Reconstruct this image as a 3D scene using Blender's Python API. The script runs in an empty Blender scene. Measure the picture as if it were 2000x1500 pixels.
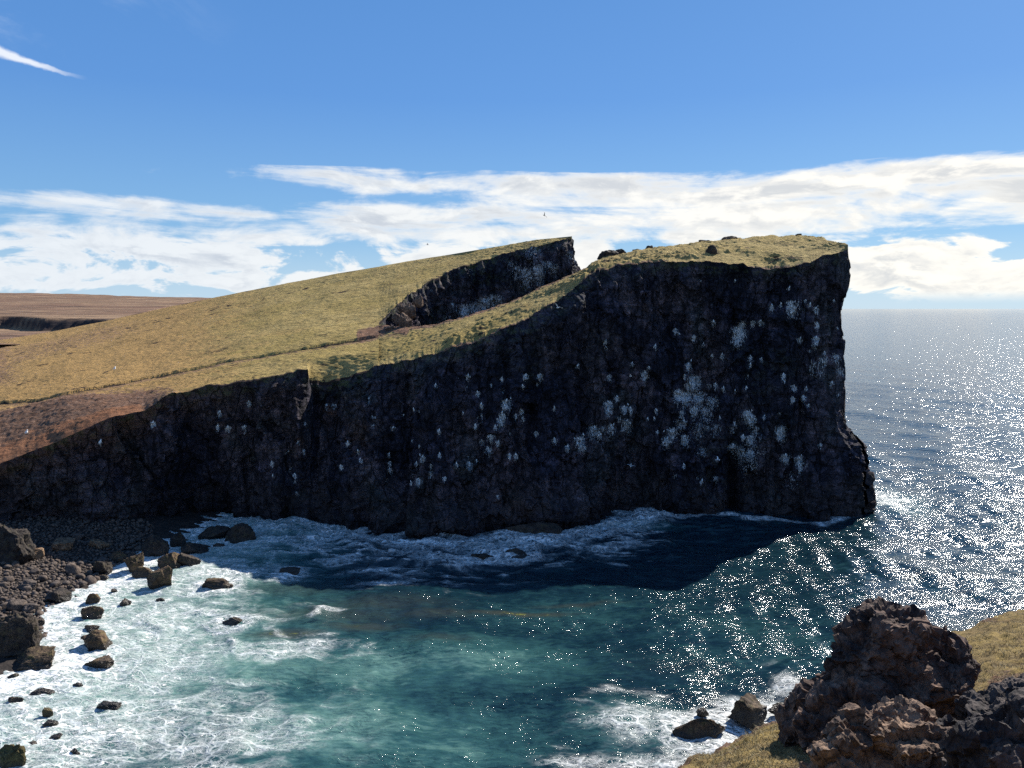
import bpy, math, random
import numpy as np
from mathutils import Vector, Euler

random.seed(7)
RNG = np.random.default_rng(11)
scene = bpy.context.scene
COL = scene.collection
R = math.radians

# ------------------------------------------------------------------ camera
CAM_H = 30.0
PITCH = 5.6
FPX = 1511.0                      # focal length in photo pixels (2000 wide)
cd = bpy.data.cameras.new('camera')
cd.sensor_width = 36.0
cd.lens = 36.0 * FPX / 2000.0
cd.clip_start = 0.1
cd.clip_end = 60000
cam = bpy.data.objects.new('camera', cd)
cam.location = (0, 0, CAM_H)
cam.rotation_euler = (R(90 - PITCH), 0, 0)
COL.objects.link(cam)
scene.camera = cam

# ------------------------------------------------------------------ light
SUN_EL, SUN_AZ = 38.0, 41.0       # azimuth measured from +Y towards +X
scene.view_settings.view_transform = 'Standard'
scene.view_settings.look = 'None'
scene.view_settings.exposure = 0.80
scene.view_settings.gamma = 1.0
scene.view_settings.use_curve_mapping = False
sd = Vector((math.cos(R(SUN_EL)) * math.sin(R(SUN_AZ)), math.cos(R(SUN_EL)) * math.cos(R(SUN_AZ)), math.sin(R(SUN_EL))))
sl = bpy.data.lights.new('sun', 'SUN')
sl.energy = 5.0
sl.angle = R(0.53)
sl.color = (1.0, 0.95, 0.87)
so = bpy.data.objects.new('sun', sl)
so.rotation_euler = sd.to_track_quat('Z', 'Y').to_euler()
so.location = (200, 200, 300)
COL.objects.link(so)
scene.cycles.max_bounces = 4
scene.cycles.diffuse_bounces = 2
scene.cycles.glossy_bounces = 2
scene.cycles.sample_clamp_indirect = 4.0
scene.cycles.use_denoising = False


class NT:
    """tiny helper to write node trees"""
    def __init__(self, tree):
        self.t = tree
        self.n = tree.nodes
        self.l = tree.links

    def node(self, typ, **kw):
        nd = self.n.new(typ)
        for k, v in kw.items():
            setattr(nd, k, v)
        return nd

    def put(self, sock, v):
        if v is None:
            return
        if isinstance(v, bpy.types.NodeSocket):
            self.l.new(v, sock)
        else:
            if isinstance(v, (tuple, list)) and len(v) == 3 and sock.type == 'RGBA':
                v = (*v, 1)
            sock.default_value = v

    def math(self, op, a, b=None, c=None, clamp=False):
        nd = self.node('ShaderNodeMath', operation=op, use_clamp=clamp)
        self.put(nd.inputs[0], a)
        self.put(nd.inputs[1], b)
        self.put(nd.inputs[2], c)
        return nd.outputs[0]

    def vmath(self, op, a, b=None):
        nd = self.node('ShaderNodeVectorMath', operation=op)
        self.put(nd.inputs[0], a)
        self.put(nd.inputs[1], b)
        return nd.outputs[0]

    def mix(self, f, a, b, mode='MIX'):
        nd = self.node('ShaderNodeMix', data_type='RGBA', blend_type=mode)
        self.put(nd.inputs[0], f)
        self.put(nd.inputs[6], a)
        self.put(nd.inputs[7], b)
        return nd.outputs[2]

    def sstep(self, x, lo, hi, a=0.0, b=1.0):
        nd = self.node('ShaderNodeMapRange', interpolation_type='SMOOTHSTEP')
        self.put(nd.inputs[0], x)
        self.put(nd.inputs[1], lo)
        self.put(nd.inputs[2], hi)
        self.put(nd.inputs[3], a)
        self.put(nd.inputs[4], b)
        return nd.outputs[0]

    def noise(self, vec, scale, detail=4, rough=0.55, dist=0.0, lac=2.0):
        nd = self.node('ShaderNodeTexNoise')
        self.put(nd.inputs['Vector'], vec)
        self.put(nd.inputs['Scale'], scale)
        nd.inputs['Detail'].default_value = detail
        nd.inputs['Roughness'].default_value = rough
        nd.inputs['Distortion'].default_value = dist
        nd.inputs['Lacunarity'].default_value = lac
        return nd.outputs[0]

    def vedge(self, vec, scale=1.0, rnd=1.0):
        nd = self.node('ShaderNodeTexVoronoi', feature='DISTANCE_TO_EDGE')
        self.put(nd.inputs['Vector'], vec)
        nd.inputs['Scale'].default_value = scale
        nd.inputs['Randomness'].default_value = rnd
        return nd.outputs['Distance']

    def warp(self, vec, scale, amt, detail=3):
        nd = self.node('ShaderNodeTexNoise')
        self.put(nd.inputs['Vector'], vec)
        nd.inputs['Scale'].default_value = scale
        nd.inputs['Detail'].default_value = detail
        o = self.vmath('SUBTRACT', nd.outputs['Color'], (0.5, 0.5, 0.5))
        m_ = self.node('ShaderNodeVectorMath', operation='SCALE')
        self.put(m_.inputs[0], o)
        m_.inputs['Scale'].default_value = amt
        return self.vmath('ADD', vec, m_.outputs[0])

    def mapping(self, vec, scale=(1, 1, 1), rot=(0, 0, 0), loc=(0, 0, 0)):
        nd = self.node('ShaderNodeMapping')
        self.put(nd.inputs[0], vec)
        nd.inputs[1].default_value = loc
        nd.inputs[2].default_value = rot
        nd.inputs[3].default_value = scale
        return nd.outputs[0]

    def comb(self, x, y, z):
        nd = self.node('ShaderNodeCombineXYZ')
        self.put(nd.inputs[0], x)
        self.put(nd.inputs[1], y)
        self.put(nd.inputs[2], z)
        return nd.outputs[0]

    def sep(self, v):
        nd = self.node('ShaderNodeSeparateXYZ')
        self.put(nd.inputs[0], v)
        return nd.outputs

    def attr(self, name):
        nd = self.node('ShaderNodeAttribute', attribute_name=name)
        return nd

    def ramp(self, f, stops):
        nd = self.node('ShaderNodeValToRGB')
        self.put(nd.inputs[0], f)
        cr = nd.color_ramp
        while len(cr.elements) > len(stops):
            cr.elements.remove(cr.elements[-1])
        while len(cr.elements) < len(stops):
            cr.elements.new(0.5)
        for e, (p, c) in zip(cr.elements, stops):
            e.position = p
            e.color = (*c, 1) if len(c) == 3 else c
        return nd.outputs[0]


# ------------------------------------------------------------------ sky
def build_world():
    w = bpy.data.worlds.new('World')
    scene.world = w
    w.use_nodes = True
    k = NT(w.node_tree)
    k.n.clear()
    out = k.node('ShaderNodeOutputWorld')
    bg = k.node('ShaderNodeBackground')
    k.l.new(bg.outputs[0], out.inputs[0])
    sky = k.node('ShaderNodeTexSky', sky_type='NISHITA')
    sky.sun_disc = False
    sky.sun_elevation = R(SUN_EL)
    sky.sun_rotation = R(SUN_AZ)
    sky.altitude = 30
    sky.air_density = 1.0
    sky.dust_density = 0.35
    sky.ozone_density = 3.0
    gen = k.node('ShaderNodeTexCoord').outputs['Generated']
    x, y, z = k.sep(gen)
    az = k.math('ARCTAN2', x, y)                       # radians, 0 = north (+Y), + = right
    zc = k.math('MAXIMUM', z, 0.0)
    # grade of the clear sky (deep blue, paler at the horizon)
    base = k.mix(1.0, sky.outputs[0], (0.74, 0.92, 1.06), 'MULTIPLY')
    even = k.ramp(zc, [(0.0, (4.2, 6.2, 8.0)), (0.10, (2.1, 4.4, 7.5)), (0.25, (1.05, 2.95, 7.0)), (0.45, (0.80, 2.5, 6.2)), (1.0, (0.5, 1.7, 4.6))])
    base = k.mix(0.75, base, even)
    hz = k.math('SQRT', k.math('ADD', k.math('MULTIPLY', x, x), k.math('MULTIPLY', y, y)))
    el = k.math('DIVIDE', z, hz)
    ang = k.comb(az, k.math('MULTIPLY', el, 2.4), 0.0)
    strk = k.comb(k.math('ADD', k.math('MULTIPLY', az, 2.0), k.math('MULTIPLY', el, 2.0)), k.math('MULTIPLY', el, 15.0), 0.0)
    n1 = k.noise(k.mapping(strk, (1, 1, 1), (0, 0, 0), (1.3, 2.1, 0)), 1.8, 10, 0.62, 0.5)
    n2 = k.noise(k.mapping(ang, (1, 1, 1), (0, 0, 0), (3.3, 0.4, 0)), 10.0, 12, 0.60, 0.35)
    n2b = k.noise(k.mapping(ang, (1, 1, 1), (0, 0, 0), (3.3 + 0.010, 0.4 + 0.026, 0)), 10.0, 12, 0.60, 0.35)
    # where the cloud fields lie: (azimuth, height, half widths, weight, puffiness)
    bias = None
    for (a0, e0, ra, re, wt) in [
            (-0.13, 0.157, 0.27, 0.016, 0.34), (0.55, 0.118, 0.36, 0.028, 0.46), (0.34, 0.146, 0.46, 0.022, 0.44), (0.66, 0.128, 0.42, 0.024, 0.38), (0.10, 0.138, 0.30, 0.014, 0.20),
            (-0.52, 0.117, 0.36, 0.013, 0.30), (-0.24, 0.100, 0.28, 0.030, 0.42), (-0.08, 0.107, 0.13, 0.030, 0.42), (0.28, 0.106, 0.50, 0.022, 0.40),
            (-0.53, 0.090, 0.08, 0.026, 0.26), (-0.42, 0.052, 0.60, 0.040, 0.32), (-0.30, 0.085, 0.40, 0.012, 0.34), (-0.52, 0.035, 0.4, 0.018, 0.34), (-0.20, 0.055, 0.3, 0.018, 0.30), (-0.27, 0.042, 0.26, 0.018, 0.30), (0.098, 0.058, 0.045, 0.032, 0.45),
            (0.44, 0.048, 0.15, 0.034, 0.46), (0.62, 0.030, 0.26, 0.030, 0.46), (0.30, 0.085, 0.30, 0.030, 0.20),
            (1.7, 0.12, 1.1, 0.07, 0.38), (1.7, 0.05, 1.1, 0.04, 0.35), (-1.9, 0.11, 1.2, 0.05, 0.30), (3.0, 0.09, 0.9, 0.05, 0.30), (-3.0, 0.09, 0.9, 0.05, 0.30)]:
        da = k.math('DIVIDE', k.math('SUBTRACT', az, a0), ra)
        de = k.math('DIVIDE', k.math('SUBTRACT', el, e0), re)
        r2 = k.math('ADD', k.math('MULTIPLY', da, da), k.math('MULTIPLY', de, de))
        g = k.math('MULTIPLY', k.sstep(r2, 1.9, 0.0), wt)
        bias = g if bias is None else k.math('MAXIMUM', bias, g)
    lowf = k.sstep(el, 0.10, 0.065)
    mixn = k.math('ADD', k.math('MULTIPLY', n1, k.math('SUBTRACT', 0.60, k.math('MULTIPLY', lowf, 0.38))),
                  k.math('MULTIPLY', n2, k.math('ADD', 0.40, k.math('MULTIPLY', lowf, 0.38))))
    mixn = k.math('ADD', 0.5, k.math('MULTIPLY', k.math('SUBTRACT', mixn, 0.5), 2.3))
    dens = k.math('SUBTRACT', k.math('ADD', mixn, bias), k.sstep(bias, 0.10, 0.0, 0.0, 0.35))
    dens = k.math('SUBTRACT', dens, 0.03)
    veil = k.sstep(dens, k.math('ADD', 0.55, k.math('MULTIPLY', lowf, 0.10)), k.math('SUBTRACT', 0.92, k.math('MULTIPLY', lowf, 0.14)))
    veil = k.math('MULTIPLY', veil, k.sstep(el, 0.004, 0.022))
    pshade = k.sstep(k.math('SUBTRACT', n2, n2b), -0.08, 0.10)
    thick = k.sstep(dens, 0.72, 1.02)
    # thin streak high on the left, and faint feathers above it
    sx = k.math('ADD', az, 0.595)
    sz = k.math('SUBTRACT', z, k.math('ADD', 0.265, k.math('MULTIPLY', sx, -0.20)))
    wob = k.math('MULTIPLY', k.math('SUBTRACT', k.noise(k.mapping(ang, (22, 13, 1)), 1.0, 5, 0.6), 0.5), 0.012)
    sw = k.sstep(sx, -0.16, 0.10, 0.030, 0.0025)
    streak = k.math('MULTIPLY', k.sstep(k.math('DIVIDE', k.math('ABSOLUTE', k.math('ADD', sz, wob)), sw), 1.0, 0.25), k.sstep(sx, 0.11, 0.05))
    feath = k.math('MULTIPLY', k.sstep(k.noise(k.mapping(ang, (5, 4, 1), (0, 0, 0.5), (1.2, 4.1, 0)), 1.0, 7, 0.62, 0.5), 0.50, 0.78),
                   k.math('MULTIPLY', k.sstep(az, -0.30, -0.62), k.sstep(z, 0.20, 0.33)))
    # milky air at the horizon
    air = k.sstep(z, 0.10, 0.0)
    base = k.mix(k.math('MULTIPLY', air, 0.4), base, (6.0, 7.4, 8.8))
    shade = k.math('MULTIPLY', thick, k.math('SUBTRACT', 1.0, pshade))
    ccol = k.mix(shade, (9.5, 9.45, 9.3), (6.3, 6.6, 7.1))
    ccol = k.mix(k.sstep(az, -0.6, 0.55), k.mix(1.0, ccol, (0.84, 0.89, 0.95), 'MULTIPLY'), k.mix(1.0, ccol, (1.10, 1.06, 0.98), 'MULTIPLY'))
    col = k.mix(k.math('MULTIPLY', veil, 0.94), base, ccol)
    col = k.mix(k.math('MULTIPLY', streak, 0.85), col, (9.0, 9.3, 9.8))
    col = k.mix(k.math('MULTIPLY', feath, 0.6), col, (7.5, 8.4, 9.6))
    k.put(bg.inputs[0], col)
    bg.inputs[1].default_value = 0.062


build_world()

# ------------------------------------------------------------------ projection helpers
cp, sp = math.cos(R(PITCH)), math.sin(R(PITCH))


def W(px, py, Y):
    """world point seen at photo pixel (px, py) at forward distance Y"""
    yd = (py - 750) / FPX
    xd = (px - 1000) / FPX
    fw = cp - sp * yd
    d = Y / fw
    return (xd * d, Y, CAM_H - d * (sp + cp * yd))


def G(px, py, z=0.0):
    yd = (py - 750) / FPX
    xd = (px - 1000) / FPX
    d = (CAM_H - z) / (sp + cp * yd)
    return (xd * d, d * (cp - sp * yd))


def proj(P):
    X, Y, Z = P[..., 0], P[..., 1], P[..., 2] - CAM_H
    depth = Y * cp - Z * sp
    up = Y * sp + Z * cp
    depth = np.where(np.abs(depth) < 1e-3, 1e-3, depth)
    return 1000 + FPX * X / depth, 750 - FPX * up / depth


# ------------------------------------------------------------------ numpy noise
def _h(ix, iy, iz, seed):
    n = (ix.astype(np.uint32) * np.uint32(374761393) + iy.astype(np.uint32) * np.uint32(668265263)
         + iz.astype(np.uint32) * np.uint32(2147483647 - 1013904223) + np.uint32(seed * 974634777 & 0xffffffff))
    n = (n ^ (n >> np.uint32(13))) * np.uint32(1274126177)
    n = n ^ (n >> np.uint32(16))
    n = n * np.uint32(2246822519)
    return n ^ (n >> np.uint32(15))


_g = RNG.normal(size=(256, 3))
_g /= np.linalg.norm(_g, axis=1)[:, None]
_g = _g.astype(np.float32)


def noise3(p, seed=0):
    p = np.asarray(p, dtype=np.float32)
    sh = p.shape[:-1]
    p = p.reshape(-1, 3)
    out = np.empty(len(p), np.float32)
    B = 200000
    for s in range(0, len(p), B):
        q = p[s:s + B]
        f = np.floor(q)
        i = f.astype(np.int64)
        d = q - f
        u = d * d * d * (d * (d * 6 - 15) + 10)
        acc = 0
        for cx in (0, 1):
            wx = u[:, 0] if cx else 1 - u[:, 0]
            for cy in (0, 1):
                wy = u[:, 1] if cy else 1 - u[:, 1]
                for cz in (0, 1):
                    wz = u[:, 2] if cz else 1 - u[:, 2]
                    g = _g[_h(i[:, 0] + cx, i[:, 1] + cy, i[:, 2] + cz, seed) & np.uint32(255)]
                    dt = g[:, 0] * (d[:, 0] - cx) + g[:, 1] * (d[:, 1] - cy) + g[:, 2] * (d[:, 2] - cz)
                    acc = acc + dt * wx * wy * wz
        out[s:s + B] = acc * 1.6
    return out.reshape(sh)


def fbm(p, octv=4, seed=0, gain=0.5, lac=2.03, ridge=False):
    p = np.asarray(p, dtype=np.float32)
    a, tot, r = 1.0, 0.0, 0
    for o in range(octv):
        n = noise3(p * (lac ** o) + 17.3 * o, seed + o)
        if ridge:
            n = 1 - 2 * np.abs(n)
        r = r + a * n
        tot += a
        a *= gain
    return r / tot


def ss(x, lo, hi):
    t = np.clip((x - lo) / (hi - lo), 0, 1)
    return t * t * (3 - 2 * t)


def sc3(P, a, b, c):
    return P * np.array([a, b, c], np.float32)


def chips(P, scale, seed=0, tilt=0.6):
    """blocky facets: every point takes the tilted plane of its nearest random seed; in [-1, 1] roughly"""
    p = (np.asarray(P, np.float32) * scale).reshape(-1, 3)
    out = np.empty(len(p), np.float32)
    rs = np.random.default_rng(seed)
    tab = rs.random((4096, 7)).astype(np.float32)
    for s in range(0, len(p), 150000):
        q = p[s:s + 150000]
        i = np.floor(q).astype(np.int64)
        best = np.full(len(q), 9.0, np.float32)
        val = np.zeros(len(q), np.float32)
        for ox in (-1, 0, 1):
            for oy in (-1, 0, 1):
                for oz in (-1, 0, 1):
                    h = _h(i[:, 0] + ox, i[:, 1] + oy, i[:, 2] + oz, seed) & np.uint32(4095)
                    t = tab[h]
                    d = q - (i + np.array([ox, oy, oz]) + t[:, :3])
                    dd = (d * d).sum(1)
                    v = ((d * (t[:, 3:6] - 0.5)).sum(1) * 2 * tilt + (t[:, 6] - 0.5))
                    m_ = dd < best
                    best = np.where(m_, dd, best)
                    val = np.where(m_, v, val)
        out[s:s + 150000] = val
    return out.reshape(P.shape[:-1])


# ------------------------------------------------------------------ mesh helpers
def tag(o, label=None, cat=None, group=None, kind=None):
    if label:
        o['label'] = label
    if cat:
        o['category'] = cat
    if group:
        o['group'] = group
    if kind:
        o['kind'] = kind
    return o


def grid_mesh(name, P, mat, attrs=None, smooth=True, parent=None, flip=False):
    nu, nv = P.shape[:2]
    me = bpy.data.meshes.new(name)
    me.vertices.add(nu * nv)
    me.vertices.foreach_set('co', P.reshape(-1).astype(np.float32))
    idx = np.arange(nu * nv).reshape(nu, nv)
    a, b, c, d = idx[:-1, :-1], idx[1:, :-1], idx[1:, 1:], idx[:-1, 1:]
    q = np.stack([a, b, c, d] if not flip else [a, d, c, b], -1).reshape(-1, 4)
    nf = len(q)
    me.loops.add(nf * 4)
    me.loops.foreach_set('vertex_index', q.reshape(-1).astype(np.int32))
    me.polygons.add(nf)
    me.polygons.foreach_set('loop_start', np.arange(0, nf * 4, 4, dtype=np.int32))
    me.polygons.foreach_set('use_smooth', np.full(nf, smooth))
    me.update(calc_edges=True)
    for k_, v in (attrs or {}).items():
        at = me.attributes.new(k_, 'FLOAT', 'POINT')
        at.data.foreach_set('value', np.asarray(v, np.float32).reshape(-1))
    me.materials.append(mat)
    o = bpy.data.objects.new(name, me)
    COL.objects.link(o)
    if parent:
        o.parent = parent
    return o


def poly_mesh(name, V, F, mat, smooth=True, parent=None, link=True, attrs=None):
    """V (n,3), F (m,3) triangles"""
    V = np.asarray(V, np.float32)
    F = np.asarray(F, np.int32)
    me = bpy.data.meshes.new(name)
    me.vertices.add(len(V))
    me.vertices.foreach_set('co', V.reshape(-1))
    me.loops.add(F.size)
    me.loops.foreach_set('vertex_index', F.reshape(-1))
    me.polygons.add(len(F))
    me.polygons.foreach_set('loop_start', np.arange(0, F.size, 3, dtype=np.int32))
    me.polygons.foreach_set('use_smooth', np.full(len(F), smooth))
    me.update(calc_edges=True)
    for k_, v in (attrs or {}).items():
        at = me.attributes.new(k_, 'FLOAT', 'POINT')
        at.data.foreach_set('value', np.asarray(v, np.float32).reshape(-1))
    me.materials.append(mat)
    o = bpy.data.objects.new(name, me)
    if link:
        COL.objects.link(o)
    if parent:
        o.parent = parent
    return o


def icosphere(sub):
    t = (1 + 5 ** .5) / 2
    V = [(-1, t, 0), (1, t, 0), (-1, -t, 0), (1, -t, 0), (0, -1, t), (0, 1, t), (0, -1, -t), (0, 1, -t), (t, 0, -1), (t, 0, 1), (-t, 0, -1), (-t, 0, 1)]
    F = [(0, 11, 5), (0, 5, 1), (0, 1, 7), (0, 7, 10), (0, 10, 11), (1, 5, 9), (5, 11, 4), (11, 10, 2), (10, 7, 6), (7, 1, 8), (3, 9, 4), (3, 4, 2), (3, 2, 6), (3, 6, 8), (3, 8, 9), (4, 9, 5), (2, 4, 11), (6, 2, 10), (8, 6, 7), (9, 8, 1)]
    V = [np.array(v, float) / np.linalg.norm(v) for v in V]
    for _ in range(sub):
        cache, nF = {}, []

        def mid(a, b):
            key = (min(a, b), max(a, b))
            if key not in cache:
                m = V[a] + V[b]
                V.append(m / np.linalg.norm(m))
                cache[key] = len(V) - 1
            return cache[key]
        for a, b, c in F:
            ab, bc, ca = mid(a, b), mid(b, c), mid(c, a)
            nF += [(a, ab, ca), (b, bc, ab), (c, ca, bc), (ab, bc, ca)]
        F = nF
    return np.array(V), np.array(F)


ICO = {i: icosphere(i) for i in (1, 2, 4, 5)}

# ------------------------------------------------------------------ materials


def new_mat(name):
    m = bpy.data.materials.new(name)
    m.use_nodes = True
    k = NT(m.node_tree)
    bs = k.n['Principled BSDF']
    return m, k, bs


def pos_of(k):
    return k.node('ShaderNodeNewGeometry').outputs['Position']


def mat_cliff():
    m, k, bs = new_mat('cliff_rock')
    p = pos_of(k)
    big = k.noise(k.mapping(p, (0.10, 0.10, 0.07)), 1.0, 5, 0.6, 0.6)
    mid = k.noise(k.mapping(p, (0.7, 0.7, 1.2)), 1.0, 6, 0.65)
    fine = k.noise(p, 4.5, 5, 0.7)
    strat = k.noise(k.mapping(p, (0.12, 0.12, 2.6), (0.03, 0.05, 0)), 1.0, 5, 0.65, 0.3)
    c = k.ramp(big, [(0.32, (0.009, 0.010, 0.018)), (0.45, (0.017, 0.017, 0.026)), (0.55, (0.040, 0.034, 0.040)), (0.65, (0.025, 0.028, 0.030)), (0.73, (0.056, 0.043, 0.043))])
    c = k.mix(k.sstep(mid, 0.38, 0.66), c, k.mix(1.0, c, (2.3, 2.1, 2.0), 'MULTIPLY'))
    c = k.mix(k.math('MULTIPLY', k.sstep(strat, 0.45, 0.62), 0.25), c, k.mix(1.0, c, (0.45, 0.45, 0.47), 'MULTIPLY'))
    c = k.mix(k.sstep(fine, 0.30, 0.7, 0.0, 0.55), c, k.mix(1.0, c, (1.9, 1.85, 1.8), 'MULTIPLY'))
    rib = k.noise(k.mapping(p, (0.55, 0.55, 0.07)), 1.0, 5, 0.6, 0.5)
    c = k.mix(k.sstep(rib, 0.40, 0.60), k.mix(1.0, c, (0.55, 0.55, 0.6), 'MULTIPLY'), k.mix(1.0, c, (1.45, 1.4, 1.4), 'MULTIPLY'))  # shading of the vertical ribs, painted as dark and light bands
    led = k.noise(k.mapping(p, (0.10, 0.10, 0.55), (0.06, 0.10, 0)), 1.0, 4, 0.6, 0.4)
    c = k.mix(k.sstep(led, 0.56, 0.64, 0.0, 0.75), c, k.mix(1.0, c, (2.0, 1.9, 1.85), 'MULTIPLY'))
    # red scoria where the attribute says so
    red = k.attr('red').outputs['Fac']
    redf = k.math('MULTIPLY', red, k.sstep(mid, 0.25, 0.6), clamp=True)
    c = k.mix(redf, c, k.mix(fine, (0.13, 0.060, 0.038), (0.22, 0.115, 0.075)))
    # green algae and lichen on ledges
    gr = k.math('MULTIPLY', k.attr('moss').outputs['Fac'], k.sstep(mid, 0.45, 0.62), clamp=True)
    c = k.mix(gr, c, (0.075, 0.085, 0.03))
    wpc = k.warp(k.mapping(p, (0.42, 0.42, 0.20)), 1.3, 0.9, 4)
    crack = k.sstep(k.vedge(wpc, 1.0), 0.0, 0.07)
    wpc2 = k.warp(k.mapping(p, (1.1, 1.1, 0.8)), 1.1, 0.8, 4)
    crack2 = k.sstep(k.vedge(wpc2, 1.0), 0.0, 0.10)
    cf = k.math('MULTIPLY', k.math('ADD', 0.45, k.math('MULTIPLY', crack, 0.65)), k.math('ADD', 0.6, k.math('MULTIPLY', crack2, 0.4)))
    c = k.mix(1.0, c, k.comb(cf, cf, cf), 'MULTIPLY')
    zz_ = k.math('ADD', k.sep(p)[2], k.math('MULTIPLY', rib, 6.0))
    tide = k.math('MULTIPLY', k.sstep(zz_, 9.5, 6.5), k.sstep(zz_, 2.0, 5.0))
    c = k.mix(k.math('MULTIPLY', tide, k.sstep(mid, 0.40, 0.60, 0.1, 0.6)), c, (0.060, 0.048, 0.042))
    # guano streaks
    ga = k.attr('guano').outputs['Fac']
    gn = k.noise(k.mapping(p, (5.5, 5.5, 1.5)), 1.0, 6, 0.76, 0.15)
    gf = k.sstep(k.math('ADD', ga, k.math('MULTIPLY', k.math('SUBTRACT', gn, 0.5), 3.4)), 0.46, 0.60)
    gf = k.math('MULTIPLY', gf, k.sstep(ga, 0.03, 0.25))
    c = k.mix(gf, c, k.mix(fine, (0.50, 0.50, 0.50), (0.80, 0.79, 0.76)))
    # wet dark foot
    z = k.sep(p)[2]
    wet = k.sstep(k.math('ADD', z, k.math('MULTIPLY', mid, 2.0)), 3.8, 1.2)
    c = k.mix(k.math('MULTIPLY', wet, 0.6), c, (0.016, 0.015, 0.015))
    k.put(bs.inputs['Base Color'], c)
    k.put(bs.inputs['Roughness'], k.mix(wet, (0.92,) * 3, (0.42,) * 3))
    bs.inputs['Specular IOR Level'].default_value = 0.25
    h = k.math('ADD', k.math('MULTIPLY', mid, 1.0), k.math('MULTIPLY', fine, 0.35))
    h = k.math('ADD', h, k.math('MULTIPLY', strat, 0.2))
    h = k.math('ADD', h, k.math('ADD', k.math('MULTIPLY', crack, 0.5), k.math('MULTIPLY', crack2, 0.18)))
    b = k.node('ShaderNodeBump')
    b.inputs['Strength'].default_value = 1.0
    b.inputs['Distance'].default_value = 0.8
    k.put(b.inputs['Height'], h)
    k.put(bs.inputs['Normal'], b.outputs[0])
    return m


def mat_grass(name, near=False):
    m, k, bs = new_mat(name)
    p = pos_of(k)
    big = k.noise(k.mapping(p, (0.045, 0.10, 0.1)), 1.0, 5, 0.6, 0.5)
    mid = k.noise(k.mapping(p, (0.35, 0.9, 0.9)), 1.0, 6, 0.65, 0.4)
    tus = k.noise(k.mapping(p, (1.2, 3.2, 3.2), (0, 0, -0.15)), 1.0, 5, 0.65)
    fine = k.noise(p, 11.0 if not near else 22.0, 4, 0.7)
    g = k.mix(k.sstep(mid, 0.35, 0.68), (0.265, 0.195, 0.076), (0.400, 0.305, 0.125))
    g = k.mix(k.sstep(big, 0.42, 0.66), g, (0.300, 0.224, 0.078))
    ochre = k.mix(mid, (0.250, 0.155, 0.066), (0.420, 0.265, 0.100))
    of = k.math('ADD', k.attr('ochre').outputs['Fac'], k.math('MULTIPLY', k.math('SUBTRACT', mid, 0.5), 1.3))
    g = k.mix(k.sstep(of, 0.25, 0.80), g, ochre)
    # browner where the tussock noise is high
    g = k.mix(k.sstep(tus, 0.54, 0.66, 0.0, 0.6), g, (0.150, 0.105, 0.050))
    g = k.mix(k.sstep(fine, 0.35, 0.7, 0.0, 0.45), g, k.mix(1.0, g, (1.5, 1.45, 1.35), 'MULTIPLY'))
    soil = k.mix(k.sstep(mid, 0.3, 0.7), (0.130, 0.070, 0.045), (0.225, 0.125, 0.078))
    soil = k.mix(k.sstep(tus, 0.45, 0.7), soil, (0.250, 0.165, 0.120))
    sf = k.math('ADD', k.attr('soil').outputs['Fac'], k.math('MULTIPLY', k.math('SUBTRACT', tus, 0.5), 1.5))
    c = k.mix(k.sstep(sf, 0.38, 0.62), g, soil)
    red = k.mix(k.sstep(mid, 0.3, 0.7), (0.210, 0.095, 0.050), (0.310, 0.150, 0.080))
    rf = k.math('ADD', k.attr('red').outputs['Fac'], k.math('MULTIPLY', k.math('SUBTRACT', mid, 0.5), 1.2))
    c = k.mix(k.sstep(rf, 0.40, 0.72), c, red)
    pf = k.math('ADD', k.attr('peat').outputs['Fac'], k.math('MULTIPLY', k.math('SUBTRACT', mid, 0.5), 1.0))
    c = k.mix(k.sstep(pf, 0.45, 0.70), c, (0.040, 0.027, 0.022))
    fl = k.noise(k.mapping(p, (0.7, 2.2, 2.2), (0, 0, -0.15)), 1.0, 5, 0.7, 0.1)
    patchy = k.noise(k.mapping(p, (0.10, 0.2, 0.2)), 1.0, 4, 0.6)
    flk = k.sstep(k.math('ADD', fl, k.math('MULTIPLY', k.math('SUBTRACT', patchy, 0.5), 0.35)), 0.575, 0.66)
    c = k.mix(k.math('MULTIPLY', flk, 0.7), c, (0.090, 0.058, 0.034))  # tussock shadows painted as dark flecks
    if near:
        c = k.mix(1.0, c, (0.72, 0.70, 0.72), 'MULTIPLY')
        c = k.mix(k.sstep(k.noise(p, 1.6, 5, 0.7), 0.40, 0.62, 0.0, 0.65), c, (0.13, 0.095, 0.055))
    k.put(bs.inputs['Base Color'], c)
    bs.inputs['Roughness'].default_value = 0.95
    bs.inputs['Specular IOR Level'].default_value = 0.1
    h = k.math('ADD', k.math('MULTIPLY', tus, 1.0), k.math('MULTIPLY', fine, 0.25))
    b = k.node('ShaderNodeBump')
    b.inputs['Strength'].default_value = 1.0
    b.inputs['Distance'].default_value = 0.40 if not near else 0.15
    k.put(b.inputs['Height'], h)
    k.put(bs.inputs['Normal'], b.outputs[0])
    return m


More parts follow.
